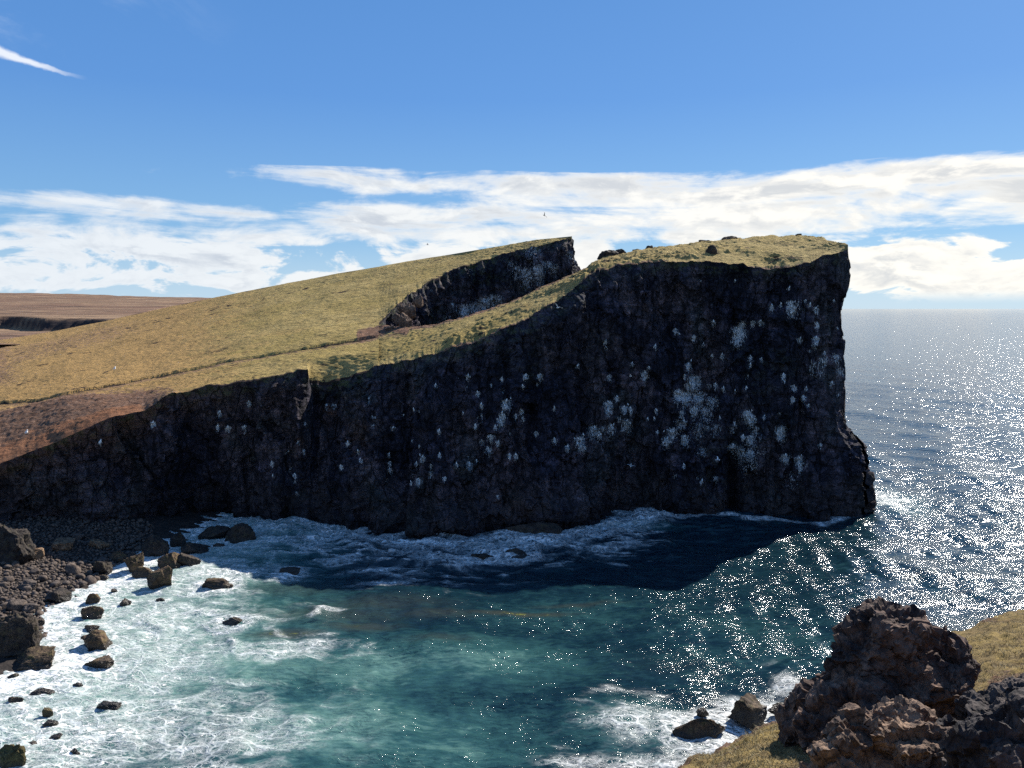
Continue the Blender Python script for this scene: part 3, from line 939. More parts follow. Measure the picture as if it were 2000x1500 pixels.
# guano: (px, py, radius px, strength)
gu = []
c6 = [(1075, 400, 22, 1), (1080, 425, 26, 1), (985, 415, 14, .9), (1028, 405, 10, .8), (1145, 385, 8, .9), (1165, 405, 10, .9), (1195, 430, 18, .8), (1200, 500, 16, .8), (1195, 570, 18, 1), (1190, 595, 14, .8),
      (1118, 568, 14, .9), (1165, 620, 8, .7), (1235, 630, 8, .8), (830, 540, 36, 1), (845, 500, 20, .9), (820, 570, 26, .9), (895, 490, 14, .9), (935, 488, 14, 1), (710, 487, 13, .9), (530, 527, 14, .9), (545, 540, 10, .6), (617, 560, 13, 1), (662, 592, 9, .8), (200, 577, 9, 1), (203, 605, 9, .7), (434, 600, 9, .9), (440, 615, 9, .5),
      (703, 645, 9, .8), (752, 645, 12, .9), (755, 660, 9, .5), (885, 655, 13, .9), (884, 690, 10, .8), (937, 661, 10, .9), (70, 697, 8, 1), (326, 684, 9, 1), (218, 747, 13, 1), (403, 705, 11, .9), (385, 735, 22, .9), (590, 695, 18, .9), (575, 740, 10, .8), (620, 770, 34, 1), (600, 790, 24, .9), (720, 785, 14, .9), (757, 800, 11, .9), (690, 785, 12, .6), (813, 812, 6, .8), (865, 796, 7, .8), (870, 740, 12, .5),
      (545, 830, 28, 1), (580, 845, 34, .9), (640, 850, 40, .75), (700, 870, 40, .6), (620, 905, 24, .9), (560, 920, 20, .7), (680, 920, 46, .55), (255, 845, 14, .9), (215, 880, 24, 1), (212, 910, 14, .9), (290, 895, 18, .9), (318, 900, 14, .9), (440, 905, 12, .9), (400, 945, 6, .8), (430, 943, 6, .8), (265, 940, 14, .7), (300, 975, 28, .9), (225, 990, 24, .8), (145, 1000, 28, 1), (165, 1020, 18, .8), (80, 1050, 26, .9), (95, 1080, 18, .7), (20, 1080, 14, .9), (190, 990, 14, .6), (445, 1005, 9, .9),
      (515, 1010, 28, .9), (490, 1050, 24, .9), (575, 1040, 24, .9), (550, 970, 28, .6), (570, 960, 16, .8), (640, 1000, 46, .45), (870, 925, 26, 1), (890, 950, 26, .9), (815, 965, 14, .7), (800, 990, 20, .5), (740, 940, 8, .8), (720, 990, 30, .55), (680, 985, 14, .7), (950, 932, 9, .9), (1020, 915, 8, .9), (905, 1000, 26, .6), (850, 1030, 14, .9), (885, 1040, 24, .9), (1030, 1005, 30, .95), (1215, 1068, 12, .9), (660, 1095, 24, .5), (640, 1110, 20, .35),
      (1040, 740, 14, .9), (1045, 760, 9, .7), (1090, 795, 16, .9), (1085, 850, 14, .9), (1148, 800, 10, .9), (1135, 845, 16, .9), (1158, 880, 8, .9), (1130, 905, 8, .6), (1185, 700, 34, .5), (1230, 670, 26, .6), (1290, 655, 24, .7), (1310, 720, 24, .6), (1270, 775, 12, .8), (1220, 735, 26, .4), (1300, 830, 14, .4),
      (800, 1080, 24, .8), (840, 1110, 40, .6), (880, 1120, 44, .6), (900, 1165, 30, .5), (860, 1190, 26, .35), (940, 1100, 30, .35), (1050, 1130, 24, .9), (1055, 1150, 20, .5), (1115, 1140, 24, .9), (1120, 1175, 18, .8), (1150, 1165, 14, .4), (320, 1163, 6, 1), (570, 1165, 9, 1), (720, 1225, 14, .9), (655, 1240, 10, .9), (640, 1220, 14, .4), (725, 1135, 10, .5), (530, 1215, 14, .4), (1080, 1240, 50, .3), (1100, 430, 60, .3), (1280, 385, 6, .8), (1295, 510, 7, .6), (700, 400, 8, .35), (1067, 325, 5, 1), (650, 285, 5, .6), (812, 290, 4, .8), (900, 1060, 60, .3)]
for x, y, r_, s_ in c6:
    gu.append((1100 + x / 2.42, 430 + y / 2.42, r_ / 2.42, s_))
c7 = [(395, 268, 14, .7), (435, 265, 16, .7), (625, 245, 14, 1), (275, 365, 12, .7), (650, 380, 12, .6), (765, 395, 14, .9), (1023, 412, 13, 1), (1003, 155, 10, .8), (820, 320, 6, .8), (880, 290, 6, .8), (905, 300, 12, .4), (1155, 312, 6, .8), (1183, 105, 14, .9), (1175, 165, 12, .4), (1125, 110, 8, .6), (1505, 105, 16, 1), (1490, 160, 10, .9), (1585, 105, 18, 1), (1570, 145, 9, .7), (1798, 50, 9, 1), (1800, 80, 8, .5), (1972, 110, 12, .9), (1237, 200, 15, 1), (1312, 150, 10, .7), (1372, 120, 12, .8), (1378, 180, 14, .5), (1258, 265, 14, .9), (1400, 255, 28, .95), (1385, 280, 18, .8), (1375, 330, 24, .9), (1365, 365, 24, .8), (1480, 300, 16, .9), (1450, 325, 12, .9), (1490, 340, 16, .6), (1225, 385, 14, .9), (1250, 340, 28, .4), (1335, 385, 12, .9), (1664, 285, 10, .9), (1970, 270, 22, 1), (1975, 300, 16, .6), (1565, 422, 14, 1), (1415, 420, 8, .6), (1310, 445, 20, 1), (1260, 470, 16, .8), (1350, 475, 18, .8), (1300, 520, 26, .7), (1665, 462, 16, .9), (1740, 500, 18, .8), (1810, 470, 24, .9), (1825, 440, 16, .8), (1820, 510, 18, .7), (1885, 400, 24, .95), (1910, 440, 16, .8), (1940, 400, 14, .7), (1980, 390, 20, .9),
      (1415, 548, 15, .9), (1450, 550, 16, .9), (1023, 545, 10, 1), (235, 470, 12, .7), (265, 520, 14, .7), (175, 525, 6, .8), (90, 590, 14, .8), (190, 615, 12, .7), (97, 660, 5, .9), (215, 660, 14, .9), (215, 690, 10, .7), (230, 755, 13, .7), (512, 478, 14, 1), (572, 525, 12, .8), (585, 575, 12, .8), (475, 610, 14, .9), (742, 540, 12, .9), (745, 590, 14, .9), (750, 630, 18, .8), (730, 680, 10, .5), (910, 492, 5, .9), (870, 460, 5, .7), (930, 565, 20, .8), (897, 595, 12, .8), (905, 690, 20, .9), (865, 700, 10, .8), (975, 605, 10, .9), (975, 645, 20, .7), (880, 650, 14, .4), (1052, 675, 13, 1), (1118, 600, 16, .9), (1190, 600, 20, .9), (1232, 575, 5, .9), (1185, 550, 9, .4), (1350, 775, 12, .6), (650, 325, 6, .7), (665, 330, 5, .7), (1455, 770, 8, .5), (1500, 560, 14, .3)]
for x, y, r_, s_ in c7:
    gu.append((500 + x / 2.857, 700 + y / 2.857, r_ / 2.857, s_))
c4 = [(748, 950, 14, 1), (1072, 897, 13, 1), (1063, 965, 13, .9), (1112, 970, 14, 1), (1192, 965, 12, 1), (1197, 990, 10, .7), (1218, 850, 14, .8), (490, 1040, 12, .7)]
for x, y, r_, s_ in c4:
    gu.append((x / 2.5, 450 + y / 2.5, r_ / 2.5, s_))
# rear cliff of the gully (crop of 650..1250 at 3.333)
c5 = [(1340, 350, 60, .7), (1260, 370, 60, .7), (1200, 340, 50, .5), (1380, 290, 26, .7), (1300, 240, 80, .35), (1410, 300, 30, .6), (1440, 330, 40, .5), (1550, 240, 40, .45), (1590, 270, 34, .5), (1050, 540, 50, .8), (990, 560, 60, .8), (930, 590, 60, .8), (860, 610, 60, .75), (850, 650, 30, .9), (1080, 520, 30, .7), (780, 550, 12, .9), (735, 630, 10, .7), (760, 630, 10, .8), (930, 640, 60, .6), (1000, 600, 50, .6), (900, 330, 14, .35), (1170, 300, 40, .4), (640, 460, 9, .5)]
gu5 = [(650 + x / 3.333, 430 + y / 3.333, r_ / 3.333, s_) for x, y, r_, s_ in c5]


def blob_sum(px, py, blobs, stretch=1.55):
    out = np.zeros(px.shape, np.float32)
    for x, y, r_, s_ in blobs:
        ii = np.nonzero((np.abs(px - x) < 2.4 * r_ + 4) & (np.abs(py - y) < 2.6 * r_ * stretch + 4))
        if len(ii[0]) == 0:
            continue
        rr_ = max(r_, 2.6)
        dy_ = py[ii] - (y - 0.5 * rr_)
        e = s_ * np.exp(-(((px[ii] - x) / (rr_ * 0.9)) ** 2 + (dy_ / (rr_ * np.where(dy_ > 0, stretch * 1.15, 0.6))) ** 2) * 0.9)
        out[ii] = np.maximum(out[ii], e)
    return out


def face(name, top, bot, nv, prof, label, tops=None, amp=1.0, feats=(), guano=(), warp_in=1.0, seed=100, red=0.0, normal=None, endfade=(0, 0), moss=0.5, bulge=None):
    nu = len(top)
    v = np.linspace(0, 1, nv)
    g = prof(v)
    tops = top if tops is None else tops
    dk = ((1 - v) ** 9)[None, :]
    XY = tops[:, None, :2] * (1 - g)[None, :, None] + bot[:, None, :2] * g[None, :, None] + (top - tops)[:, None, :2] * dk[..., None]
    Z = tops[:, None, 2] * (1 - v)[None, :] + bot[:, None, 2] * v[None, :] + (top - tops)[:, None, 2] * dk
    P = np.concatenate([XY, Z[..., None]], 2)
    # outward horizontal normal from smoothed tangent
    mid = 0.5 * (top + bot)
    kk = max(3, nu // 40)
    ker = np.ones(kk) / kk
    sm = np.stack([np.convolve(np.pad(mid[:, i], kk, 'edge'), ker, 'same')[kk:-kk] for i in range(2)], 1)
    tg = np.gradient(sm, axis=0)
    tg /= np.linalg.norm(tg, axis=1)[:, None] + 1e-9
    n = np.stack([tg[:, 1], -tg[:, 0]], 1)             # to the right of travel direction
    px, py = proj(P)
    depth = top[:, None, 2] - Z
    wr = ss(depth, 0.0, 2.4)
    big = fbm(sc3(P, .055, .055, .022), 4, seed)
    butt = fbm(sc3(P, .17, .17, .055), 4, seed + 3, ridge=True)
    blk = fbm(sc3(P, .42, .42, .36), 4, seed + 7, 0.55)
    st_in = P[..., 2] * 0.62 + 1.3 * fbm(sc3(P, .05, .05, .05), 2, seed + 11)
    strat = np.abs((st_in % 1) - 0.5) * 2
    fine = fbm(sc3(P, 1.5, 1.5, 1.9), 3, seed + 13, 0.6)
    wp = P + 0.5 * np.stack([blk, fine, blk], -1)
    d = amp * (3.2 * big + 1.7 * (butt - 0.35) + 0.7 * blk + 0.10 * (strat - .5) + 0.26 * fine + 1.5 * chips(sc3(wp, 1, 1, .55), 0.26, seed + 1) + 0.55 * chips(sc3(wp, 1, 1, .8), 0.85, seed + 2))
    # layering: erosion is quantised here and there to give ledges
    for fx, fy, hw, hh, dp in feats:
        e = np.exp(-(np.abs((px - fx) / hw) ** 2.6 + np.abs((py - fy) / hh) ** 2.6))
        d = d - dp * e
    if bulge is not None:
        d = bulge(P, d)
    if endfade[0]:
        d[:endfade[0]] *= np.linspace(0, 1, endfade[0])[:, None]
    if endfade[1]:
        d[-endfade[1]:] *= np.linspace(1, 0, endfade[1])[:, None]
    P2 = P.copy()
    P2[..., 0] += n[:, None, 0] * d * wr
    P2[..., 1] += n[:, None, 1] * d * wr
    P2[..., 2] += wr * 0.45 * fbm(sc3(P, .6, .6, .6), 3, seed + 17) * ss(np.arange(nv) / nv, 1.0, 0.9)[None, :]
    px, py = proj(P2)
    ga = blob_sum(px, py, guano) if len(guano) else np.zeros(px.shape)
    redm = ss(px, 520, 200) * ss(depth, 5.0, 0.5) * 0.95 + red
    redm = np.maximum(redm, blob_sum(px, py, [(645, 803, 14, .8), (700, 845, 22, .5), (585, 870, 14, .5), (970, 880, 12, .4), (540, 740, 40, .35), (1000, 1000, 60, .25), (420, 745, 50, .5), (215, 850, 24, .7), (40, 900, 60, .55), (30, 930, 30, .5)]))
    mossm = ss(depth, 3.0, 0.0) * 0.7 + moss * ss(fbm(sc3(P, .1, .1, .1), 2, seed + 30), 0.1, 0.5) * 0.5
    o = grid_mesh(name, P2, M_CLIFF, dict(guano=ga, red=redm, moss=mossm), smooth=True, flip=True)
    tag(o, label, kind='structure')
    return P2, px, py


cF = np.concatenate([cols1[cols1 > -420], cols2[1:]])
rimF = np.concatenate([rim1[cols1 > -420], rim2[1:]])
rimS = np.concatenate([rim1s[cols1 > -420], rim2s[1:]])
baseF = base_pts(cF)
# denser columns along the face
s_new = np.linspace(0, len(cF) - 1, 1150)


def dens_(A):
    return np.stack([np.interp(s_new, np.arange(len(A)), A[:, i]) for i in range(A.shape[1])], 1)


rimD, baseD = rimF[:, :], baseF[:, :]
pxF = cF


def prof_front(v):
    return 0.45 * v + 0.55 * v ** 2.6


def end_bulge(P, d):
    z = P[..., 2]
    w = ss(P[..., 0], 40, 51)
    d = d * (1 - 0.62 * w * ss(z, 9, 14))
    return d + w * (2.7 * ss(z, 12.5, 7.5) - 0.7 * ss(z, 36, 30) * ss(z, 11, 20))


FP, FPXX, FPYY = face('headland_cliff', rimD, baseD, 330, prof_front, 'dark shaded front cliff of the headland streaked with white bird droppings', rimS,
                      1.0, FEAT, gu, seed=100, endfade=(0, 0), bulge=end_bulge)

# seaward end: from the right corner round to the back of the block and in along the gully
corner_t, corner_b = rimD[-1], baseD[-1]
back_rev = back2[::-1]
bt = np.concatenate([corner_t[None], back_rev])
# base of the end and back
bx = bt.copy()
nB = len(bt)
u = np.linspace(0, 1, nB)
tgt = np.gradient(bt[:, :2], axis=0)
tgt /= np.linalg.norm(tgt, axis=1)[:, None] + 1e-9
nrm = np.stack([tgt[:, 1], -tgt[:, 0]], 1)
kk = 25
ker = np.ones(kk) / kk
nrm = np.stack([np.convolve(np.pad(nrm[:, i], kk, 'edge'), ker, 'same')[kk:-kk] for i in range(2)], 1)
off = 2.5
bb = np.concatenate([bt[:, :2] + nrm * off, np.full((nB, 1), -2.0)], 1)
w0 = np.clip(1 - np.arange(nB) / 60, 0, 1)[:, None]
bb = bb * (1 - w0) + (corner_b[None] + (bt - bt[0]) * [1, 1, 0] + np.array([0.5, 0, 0]) * (1 - w0)) * w0
bb[:, 2] = -2
face('headland_back_cliff', bt, bb, 150, prof_front, 'dark seaward end and back of the headland block', None, 1.0, (), (), seed=100, endfade=(0, 60), bulge=end_bulge)

# cliff on the far side of the gully, facing the camera
rbt = np.concatenate([rr, [rr[-1] + np.array([0.7, 2.0, -0.3])], [rr[-1] + np.array([0.3, 6.0, -3])]])
rbt = curve(rbt, 420)
foot = rbt.copy()
uu = np.linspace(0, 1, len(foot))
foot[:, 0] += 1.0 + 6.5 * uu ** 3
foot[:, 1] -= 1.5 + 2.5 * uu
foot[:, 2] = -1 + (JY * 0 + J[2] - 4) * (1 - ss(uu, 0.0, 0.35))


def prof_lin(v):
    return 0.7 * v + 0.3 * v ** 2


FEAT_R = [(1120, 500, 5, 30, 1.2), (1050, 520, 7, 34, -1.8), (975, 560, 7, 40, -1.4), (905, 560, 9, 30, -1.5), (1085, 505, 8, 30, -1.2), (880, 600, 9, 25, -1.0)]
RP, RPX, RPY = face('gully_cliff', rbt, foot, 210, prof_lin, 'rear cliff across the gully with pale streaked rock', None, 0.85, FEAT_R, gu5, seed=300, endfade=(25, 0), moss=1.0)

# far side of the whole headland (out of sight, closes the hill)
allsky = np.concatenate([sky1, skyR[1:]])[::2]
bk = allsky.copy()
bk[:, 1] += 9
bk[:, 0] += 3
bk[:, 2] = np.where(bk[:, 0] < -70, 8, -2)
grid_mesh('headland_far_side', np.stack([allsky, 0.5 * (allsky + bk) + [0, 3, 0], bk], 1), M_CLIFF, dict(guano=np.zeros(3 * len(bk)), red=np.zeros(3 * len(bk)), moss=np.zeros(3 * len(bk))))
tag(bpy.data.objects['headland_far_side'], 'far side of the headland', kind='structure')
# ------------------------------------------------------------------ far land


def far_land():
    ys = [196.0]
    while ys[-1] < 6000:
        ys.append(ys[-1] + max(2.0, (ys[-1] - 196) * 0.02))
    ys = np.array(ys)
    r = np.linspace(-1.15, -0.26, 420)               # X / Y
    YY, RR_ = np.meshgrid(ys, r, indexing='xy')
    XX = RR_ * YY
    P = np.stack([XX, YY, 0 * XX], -1)
    plane = sc3(P, 1, 1, 1)
    cl = 318 + 40 * fbm(sc3(plane, .012, 0, 0), 3, 81) + 5 * fbm(sc3(plane, .08, .08, 0), 3, 82)   # line of the small dark cliff
    cl = cl + 260 * ss(RR_, -0.50, -0.43) + 30 * ss(RR_, -0.60, -0.66)
    low = 20.5 + 1.0 * fbm(sc3(plane, .02, .02, 0), 4, 83) - 3.0 * ss(RR_, -0.55, -0.42)
    up = 25.5 + (YY - 318).clip(0) * 0.0052 * ss(RR_, -0.2, -0.7) + (YY - 318).clip(0) * 0.0185
    up = up + 0.7 * fbm(sc3(plane, .03, .03, 0), 4, 84) * ss(YY, 300, 420)
    top = 30 + (50 + 9 * fbm(sc3(plane, .004, 0, 0), 4, 85)) * (0.42 * ss(RR_, -0.34, -0.40) + 0.58 * ss(RR_, -0.42, -0.66))
    up = np.minimum(up, np.minimum(up, top) * 0.3 + np.minimum(top, up) * 0.7)
    up = up + ss(YY, 400, 1500) * 7 * fbm(sc3(plane, .004, .004, 0), 5, 86)
    s = ss(YY - cl, -3, 4)
    P[..., 2] = low * (1 - s) + up * s
    steep = s * (1 - s) * 4
    steep = np.maximum(steep, ss(fbm(sc3(plane, .05, .05, 0), 4, 88), 0.15, 0.35) * 0.6 * ss(cl - YY, -2, 10) * ss(cl - YY, 70, 20))
    # coast
    e = ss(RR_, -0.36, -0.27)
    P[..., 2] = P[..., 2] * (1 - e) - 3 * e
    o = grid_mesh('far_land', P, M_FAR, dict(steep=np.clip(steep * 1.3, 0, 1)))
    tag(o, 'distant brown lava moor with a low dark scarp', kind='structure')


far_land()


# ------------------------------------------------------------------ shore line, sea
SHORE = [(390, 1004), (330, 1036), (290, 1070), (245, 1092), (212, 1108), (195, 1128), (130, 1156), (80, 1192), (62, 1215), (78, 1245), (85, 1300), (20, 1318), (-60, 1345), (-200, 1400), (-500, 1500)]
SW = np.array([G(a, b) for a, b in SHORE])
SHX = lambda Y: np.interp(Y, SW[::-1, 1], SW[::-1, 0])


def wdist(X, Y, line):
    d = np.full(X.shape, 1e9)
    L = np.array(line, float)
    for a, b in zip(L[:-1], L[1:]):
        ab = b - a
        t = np.clip(((X - a[0]) * ab[0] + (Y - a[1]) * ab[1]) / (ab @ ab), 0, 1)
        d = np.minimum(d, np.hypot(X - (a[0] + t * ab[0]), Y - (a[1] + t * ab[1])))
    return d


# boulders: (px, base py, width px, height px, kind, label)
BL = 'boulder'
ROCKS = [
    (306, 1152, 52, 46, 'b', 'big angular brown boulder standing in white surf off the cobble beach'),
    (257, 1120, 40, 40, 'b', 'brown boulder at the water edge behind the big angular one, half ringed by foam'),
    (276, 1130, 46, 26, 'b', 'low brown boulder leaning on the big angular boulder in the surf'),
    (325, 1112, 50, 34, 'b', 'brown boulder on the edge of the cliff shade with surf on two sides'),
    (364, 1108, 44, 30, 'd', 'dark boulder touching the brown one on the edge of the cliff shade'),
    (376, 1082, 60, 26, 'd', 'long dark flat boulder in the cliff shade with foam along it'),
    (296, 1088, 52, 46, 'd', 'large dark rounded boulder at the end of the beach in the cliff shade'),
    (345, 1068, 32, 30, 'd', 'small rounded dark boulder in the shade between two larger ones'),
    (413, 1056, 66, 30, 'd', 'broad dark boulder at the cliff foot, left of the peaked one'),
    (466, 1062, 68, 44, 'd', 'peaked dark boulder, the furthest right at the shaded cliff foot'),
    (425, 1074, 24, 14, 'd', 'small dark rock awash in front of the broad boulder at the cliff foot'),
    (421, 1153, 64, 28, 'b', 'long low brown rock with a wave breaking over its right end'),
    (226, 1100, 36, 26, 'b', 'squat brown boulder at the right corner of the cobble beach'),
    (198, 1134, 22, 12, 'b', 'small brown rock at the foam edge below the cobble beach corner'),
    (136, 1156, 18, 14, 'b', 'little upright brown rock at the foot of the cobble beach'),
    (146, 1169, 16, 7, 'b', 'tiny flat rock in foam in front of the little upright rock'),
    (177, 1182, 30, 26, 'b', 'brown two-humped rock in thin foam below the cobble beach'),
    (172, 1212, 48, 30, 'b', 'flat-topped brown boulder in foam below the two-humped rock'),
    (242, 1184, 24, 15, 'b', 'small brown rock alone in foam between the beach and the open bay'),
    (311, 1178, 20, 10, 'b', 'small low rock in foam just below the big angular boulder'),
    (221, 1157, 14, 7, 'b', 'tiny dark rock poking out of the foam right of the beach'),
    (180, 1272, 58, 42, 'b', 'tall craggy brown boulder alone in foam'),
    (172, 1236, 34, 16, 'b', 'flat brown slab resting behind the tall craggy boulder'),
    (188, 1305, 60, 26, 'b', 'wedge shaped brown boulder in foam below the tall craggy one'),
    (148, 1345, 22, 12, 'd', 'small round dark rock alone in churning foam'),
    (77, 1363, 44, 13, 'd', 'long thin dark rock almost covered by foam'),
    (26, 1378, 30, 18, 'b', 'small brown rock near the left edge under the long thin rock'),
    (37, 1392, 28, 11, 'b', 'flat brown rock near the left edge, just below a rounder one'),
    (92, 1404, 20, 24, 'y', 'yellow green weed covered rock in foam'),
    (95, 1422, 28, 15, 'b', 'brown rock in foam right under the yellow green one'),
    (105, 1446, 24, 12, 'b', 'small brown rock washed by foam above the bottom left boulder'),
    (204, 1388, 50, 18, 'd', 'dark rock just under the surface with foam streaming over it'),
    (18, 1508, 60, 56, 'y', 'large mossy boulder cut by the bottom left edge of the view'),
    (58, 1462, 30, 14, 'b', 'low brown rock leaning behind the large mossy boulder'),
    (143, 1478, 24, 16, 'd', 'dark rock in lacy foam right of the mossy boulder'),
    (18, 1328, 26, 12, 'y', 'small tan rock in the foam at the left edge'),
    (69, 1226, 30, 18, 'b', 'small brown boulder on the beach end beside the huge left boulder'),
    (452, 1222, 44, 14, 'b', 'rock awash in the bay ringed by broken white foam'),
    (562, 1124, 44, 10, 'd', 'low dark rock at the edge of the shade with a wave breaking on it'),
    (1370, 1450, 112, 48, 'b', 'large dark humped sea rock beside the near grass slope'),
    (1464, 1412, 84, 52, 'b', 'brown weed covered sea rock behind the dark humped one'),
    (1374, 1398, 26, 16, 'b', 'small brown knob of rock above the dark humped sea rock'),
    (1535, 1400, 60, 22, 'b', 'low brown rock between the sea and the near outcrop'),
    (1040, 1052, 120, 9, 'd', 'long flat dark rock shelf at the cliff foot with water pouring over it'),
    (1012, 1092, 60, 12, 'd', 'flat dark rock awash off the rock shelf'),
    (942, 1096, 50, 14, 'd', 'low dark rock hump ringed by foam off the cliff foot'),
]
foam_pts = []
for r_ in ROCKS:
    x_, y_ = G(r_[0], r_[1] - r_[3] * 0.3)
    d_ = math.hypot(y_, CAM_H)
    foam_pts.append((x_, y_, r_[2] / FPX * d_ * 0.5))


def build_sea():
    def grow(a, s, lim, f):
        o = [a]
        while abs(o[-1]) < lim:
            s *= f
            o.append(o[-1] + s)
        return o
    xr = grow(75, 0.3, 30000, 1.045)
    xl = grow(-62, -0.3, 30000, 1.09)
    xs = np.array(xl[::-1] + list(np.arange(-62 + .2, 75, 0.2)) + xr)
    yf = grow(120, 0.22, 30000, 1.028)
    yn = grow(42, -0.4, 120, 1.2)
    ys = np.array(yn[::-1] + list(np.arange(42.2, 120, 0.2)) + yf)
    X, Y = np.meshgrid(xs, ys, indexing='ij')
    dx = np.gradient(xs)[:, None] + 0 * X
    dy = np.gradient(ys)[None, :] + 0 * X
    sp_ = np.maximum(dx, dy)
    Z = np.zeros_like(X)
    rng = np.random.default_rng(5)
    for i in range(56):
        lam = 0.9 * (30 / 0.9) ** rng.random()
        th = R(205) + rng.normal() * 0.65
        ph = rng.random() * 6.283
        slope = 0.020 if lam > 4 else 0.032
        a = slope * lam / 6.283
        kx, ky = math.cos(th) * 6.283 / lam, math.sin(th) * 6.283 / lam
        fade = ss(sp_, lam / 2.5, lam / 4.5)
        Z += a * np.sin(kx * X + ky * Y + ph) * fade
    # calmer long waves close to shore, choppier where foam churns
    Pn = np.stack([X, Y, 0 * X], -1)
    m = (X > -75) & (X < 95) & (Y > 38) & (Y < 135)
    foam = np.zeros_like(X)
    milk = np.zeros_like(X)
    weed = np.zeros_like(X)
    Xm, Ym = X[m], Y[m]
    Pm = Pn[m]
    wv = 2.5 * fbm(Pm * 0.12, 3, 91)
    ds = wdist(Xm, Ym, SW) + wv
    inland = Xm < SHX(Ym)
    f = 0.60 * ss(ds, 26, 8)
    f = np.maximum(f, 1.12 * ss(ds, 13, 1))
    f = np.where(inland, 1.0, f)
    # bottom left froth
    x0, y0 = G(130, 1430)
    f = np.maximum(f, 0.80 * np.exp(-(((Xm - x0) / 15) ** 2 + ((Ym - y0) / 9) ** 2)))
    x0, y0 = G(420, 1440)
    f = np.maximum(f, 0.66 * np.exp(-(((Xm - x0) / 7) ** 2 + ((Ym - y0) / 6) ** 2)))
    x0, y0 = G(440, 1120)
    f = np.maximum(f, 0.90 * np.exp(-(((Xm - x0) / 8) ** 2 + ((Ym - y0) / 3.2) ** 2)))
    # along the cliff foot
    cl = [G(a, b) for a, b in [(380, 1015), (450, 1015), (520, 1022), (610, 1028), (660, 1046), (740, 1054), (800, 1060), (870, 1066), (960, 1058), (1050, 1050), (1130, 1040), (1180, 1032), (1250, 1008), (1320, 1006)]]
    dc = wdist(Xm, Ym, cl) + 0.8 * wv
    f = np.maximum(f, (0.90 + 0.5 * wv / 2.5) * ss(dc, 4.0, 0.3))
    brk = fbm(sc3(Pm, .13, .3, 1), 4, 97)
    f = np.maximum(f, (0.45 + 0.9 * brk) * ss(dc, 16, 3) * ss(Xm, 22, 12))
    cl2 = [G(a, b) for a, b in [(1320, 1008), (1420, 1012), (1500, 1018), (1600, 1018), (1660, 1008)]]
    f = np.maximum(f, 0.75 * ss(wdist(Xm, Ym, cl2) + 0.3 * wv, 1.6, 0.3))
    for (a, b, rx, ry, s_) in [(1250, 1018, 4.5, 3.5, .95), (1200, 1035, 4.5, 3, .9), (1060, 1032, 8, 1.5, .9), (1010, 1080, 5, 2.5, .75), (900, 1100, 8, 2.5, .62), (960, 1075, 7, 2.0, .7), (740, 1115, 4, 1.0, .8), (1725, 975, 3.5, 7, .60),
                               (640, 1188, 1.5, 0.6, .95), (750, 1143, 3.5, .8, .85), (420, 1040, 7, 2.5, .85), (520, 1030, 5, 2.5, .7),
                               (400, 1195, 3.5, 1.2, .85), (455, 1212, 3.5, 1.5, .9), (620, 1260, 5, 2, .55), (520, 1275, 7, 2.5, .62), (1130, 1490, 3, 1.2, .6), (1480, 1380, 4, 2.2, .75), (1430, 1440, 4, 3, .75), (1540, 1345, 1.5, 4, .6), (1320, 1500, 4, 2, .65)]:
        x0, y0 = G(a, b)
        f = np.maximum(f, s_ * np.exp(-(((Xm - x0) / rx) ** 2 + ((Ym - y0) / ry) ** 2)))
    # the swirl in front of the near rocks
    x0, y0 = G(1235, 1420)
    rr_ = np.hypot(Xm - x0, (Ym - y0) * 1.0)
    an = np.arctan2(Ym - y0, Xm - x0)
    sw = 0.66 * np.exp(-(rr_ / 3.0) ** 2) + 0.36 * np.exp(-((rr_ - 5.4) / 1.1) ** 2) * (0.6 + 0.4 * np.sin(an * 2 + rr_ * 0.9))
    f = np.maximum(f, sw)
    for (a, b, rw) in foam_pts:
        dd = np.hypot(Xm - a, Ym - b)
        f = np.maximum(f, 0.85 * ss(dd + 0.5 * wv, rw * 1.5 + 1.8, rw * 0.9))
    crest = np.zeros_like(Xm)
    for d0, hgt, wd_, sd_ in ((9, .28, 1.0, 1), (15.5, .38, 1.1, 2), (23, .42, 1.3, 3)):
        dd = ds + 2.2 * fbm(Pm * 0.09, 2, 190 + sd_) - d0
        msk = ss(fbm(Pm * 0.10 + 7 * sd_, 2, 195 + sd_), -0.05, 0.3) * (Ym < 84)
        shp = np.exp(-(np.where(dd > 0, dd / (1.8 * wd_), dd / (0.7 * wd_))) ** 2) * msk
        crest += hgt * shp
        f = np.maximum(f, shp * 0.85 * ss(dd, 0.9, -0.4))
    swl = fbm(sc3(Pm, .10, .34, 1), 3, 198, ridge=True)
    crest += 0.55 * ss(swl, 0.25, 0.8) * ss(dc, 20, 4)
    f = np.maximum(f, 0.8 * ss(swl, 0.55, 0.85) * ss(dc, 20, 6) * ss(Xm, 26, 14))
    foam[m] = f
    mk = 0.95 * ss(ds, 42, 5)
    for (a, b, rx, ry, s_) in [(900, 1290, 15, 7, .64), (700, 1300, 12, 8, .72), (600, 1420, 14, 8, .80), (400, 1300, 16, 10, .92), (850, 1450, 12, 9, .58), (1235, 1420, 8, 6, .55), (1100, 1200, 14, 8, .40), (500, 1180, 12, 5, .60), (560, 1060, 14, 6, .45), (1230, 1030, 9, 4, .65), (960, 1070, 9, 3, .4), (1740, 980, 8, 12, .55), (1500, 1250, 20, 14, .36), (1750, 890, 12, 12, .5)]:
        x0, y0 = G(a, b)
        mk = np.maximum(mk, s_ * np.exp(-(((Xm - x0) / rx) ** 2 + ((Ym - y0) / ry) ** 2)))
    milk[m] = mk
    milk = np.maximum(milk, 0.22)
    wd = np.zeros_like(Xm)
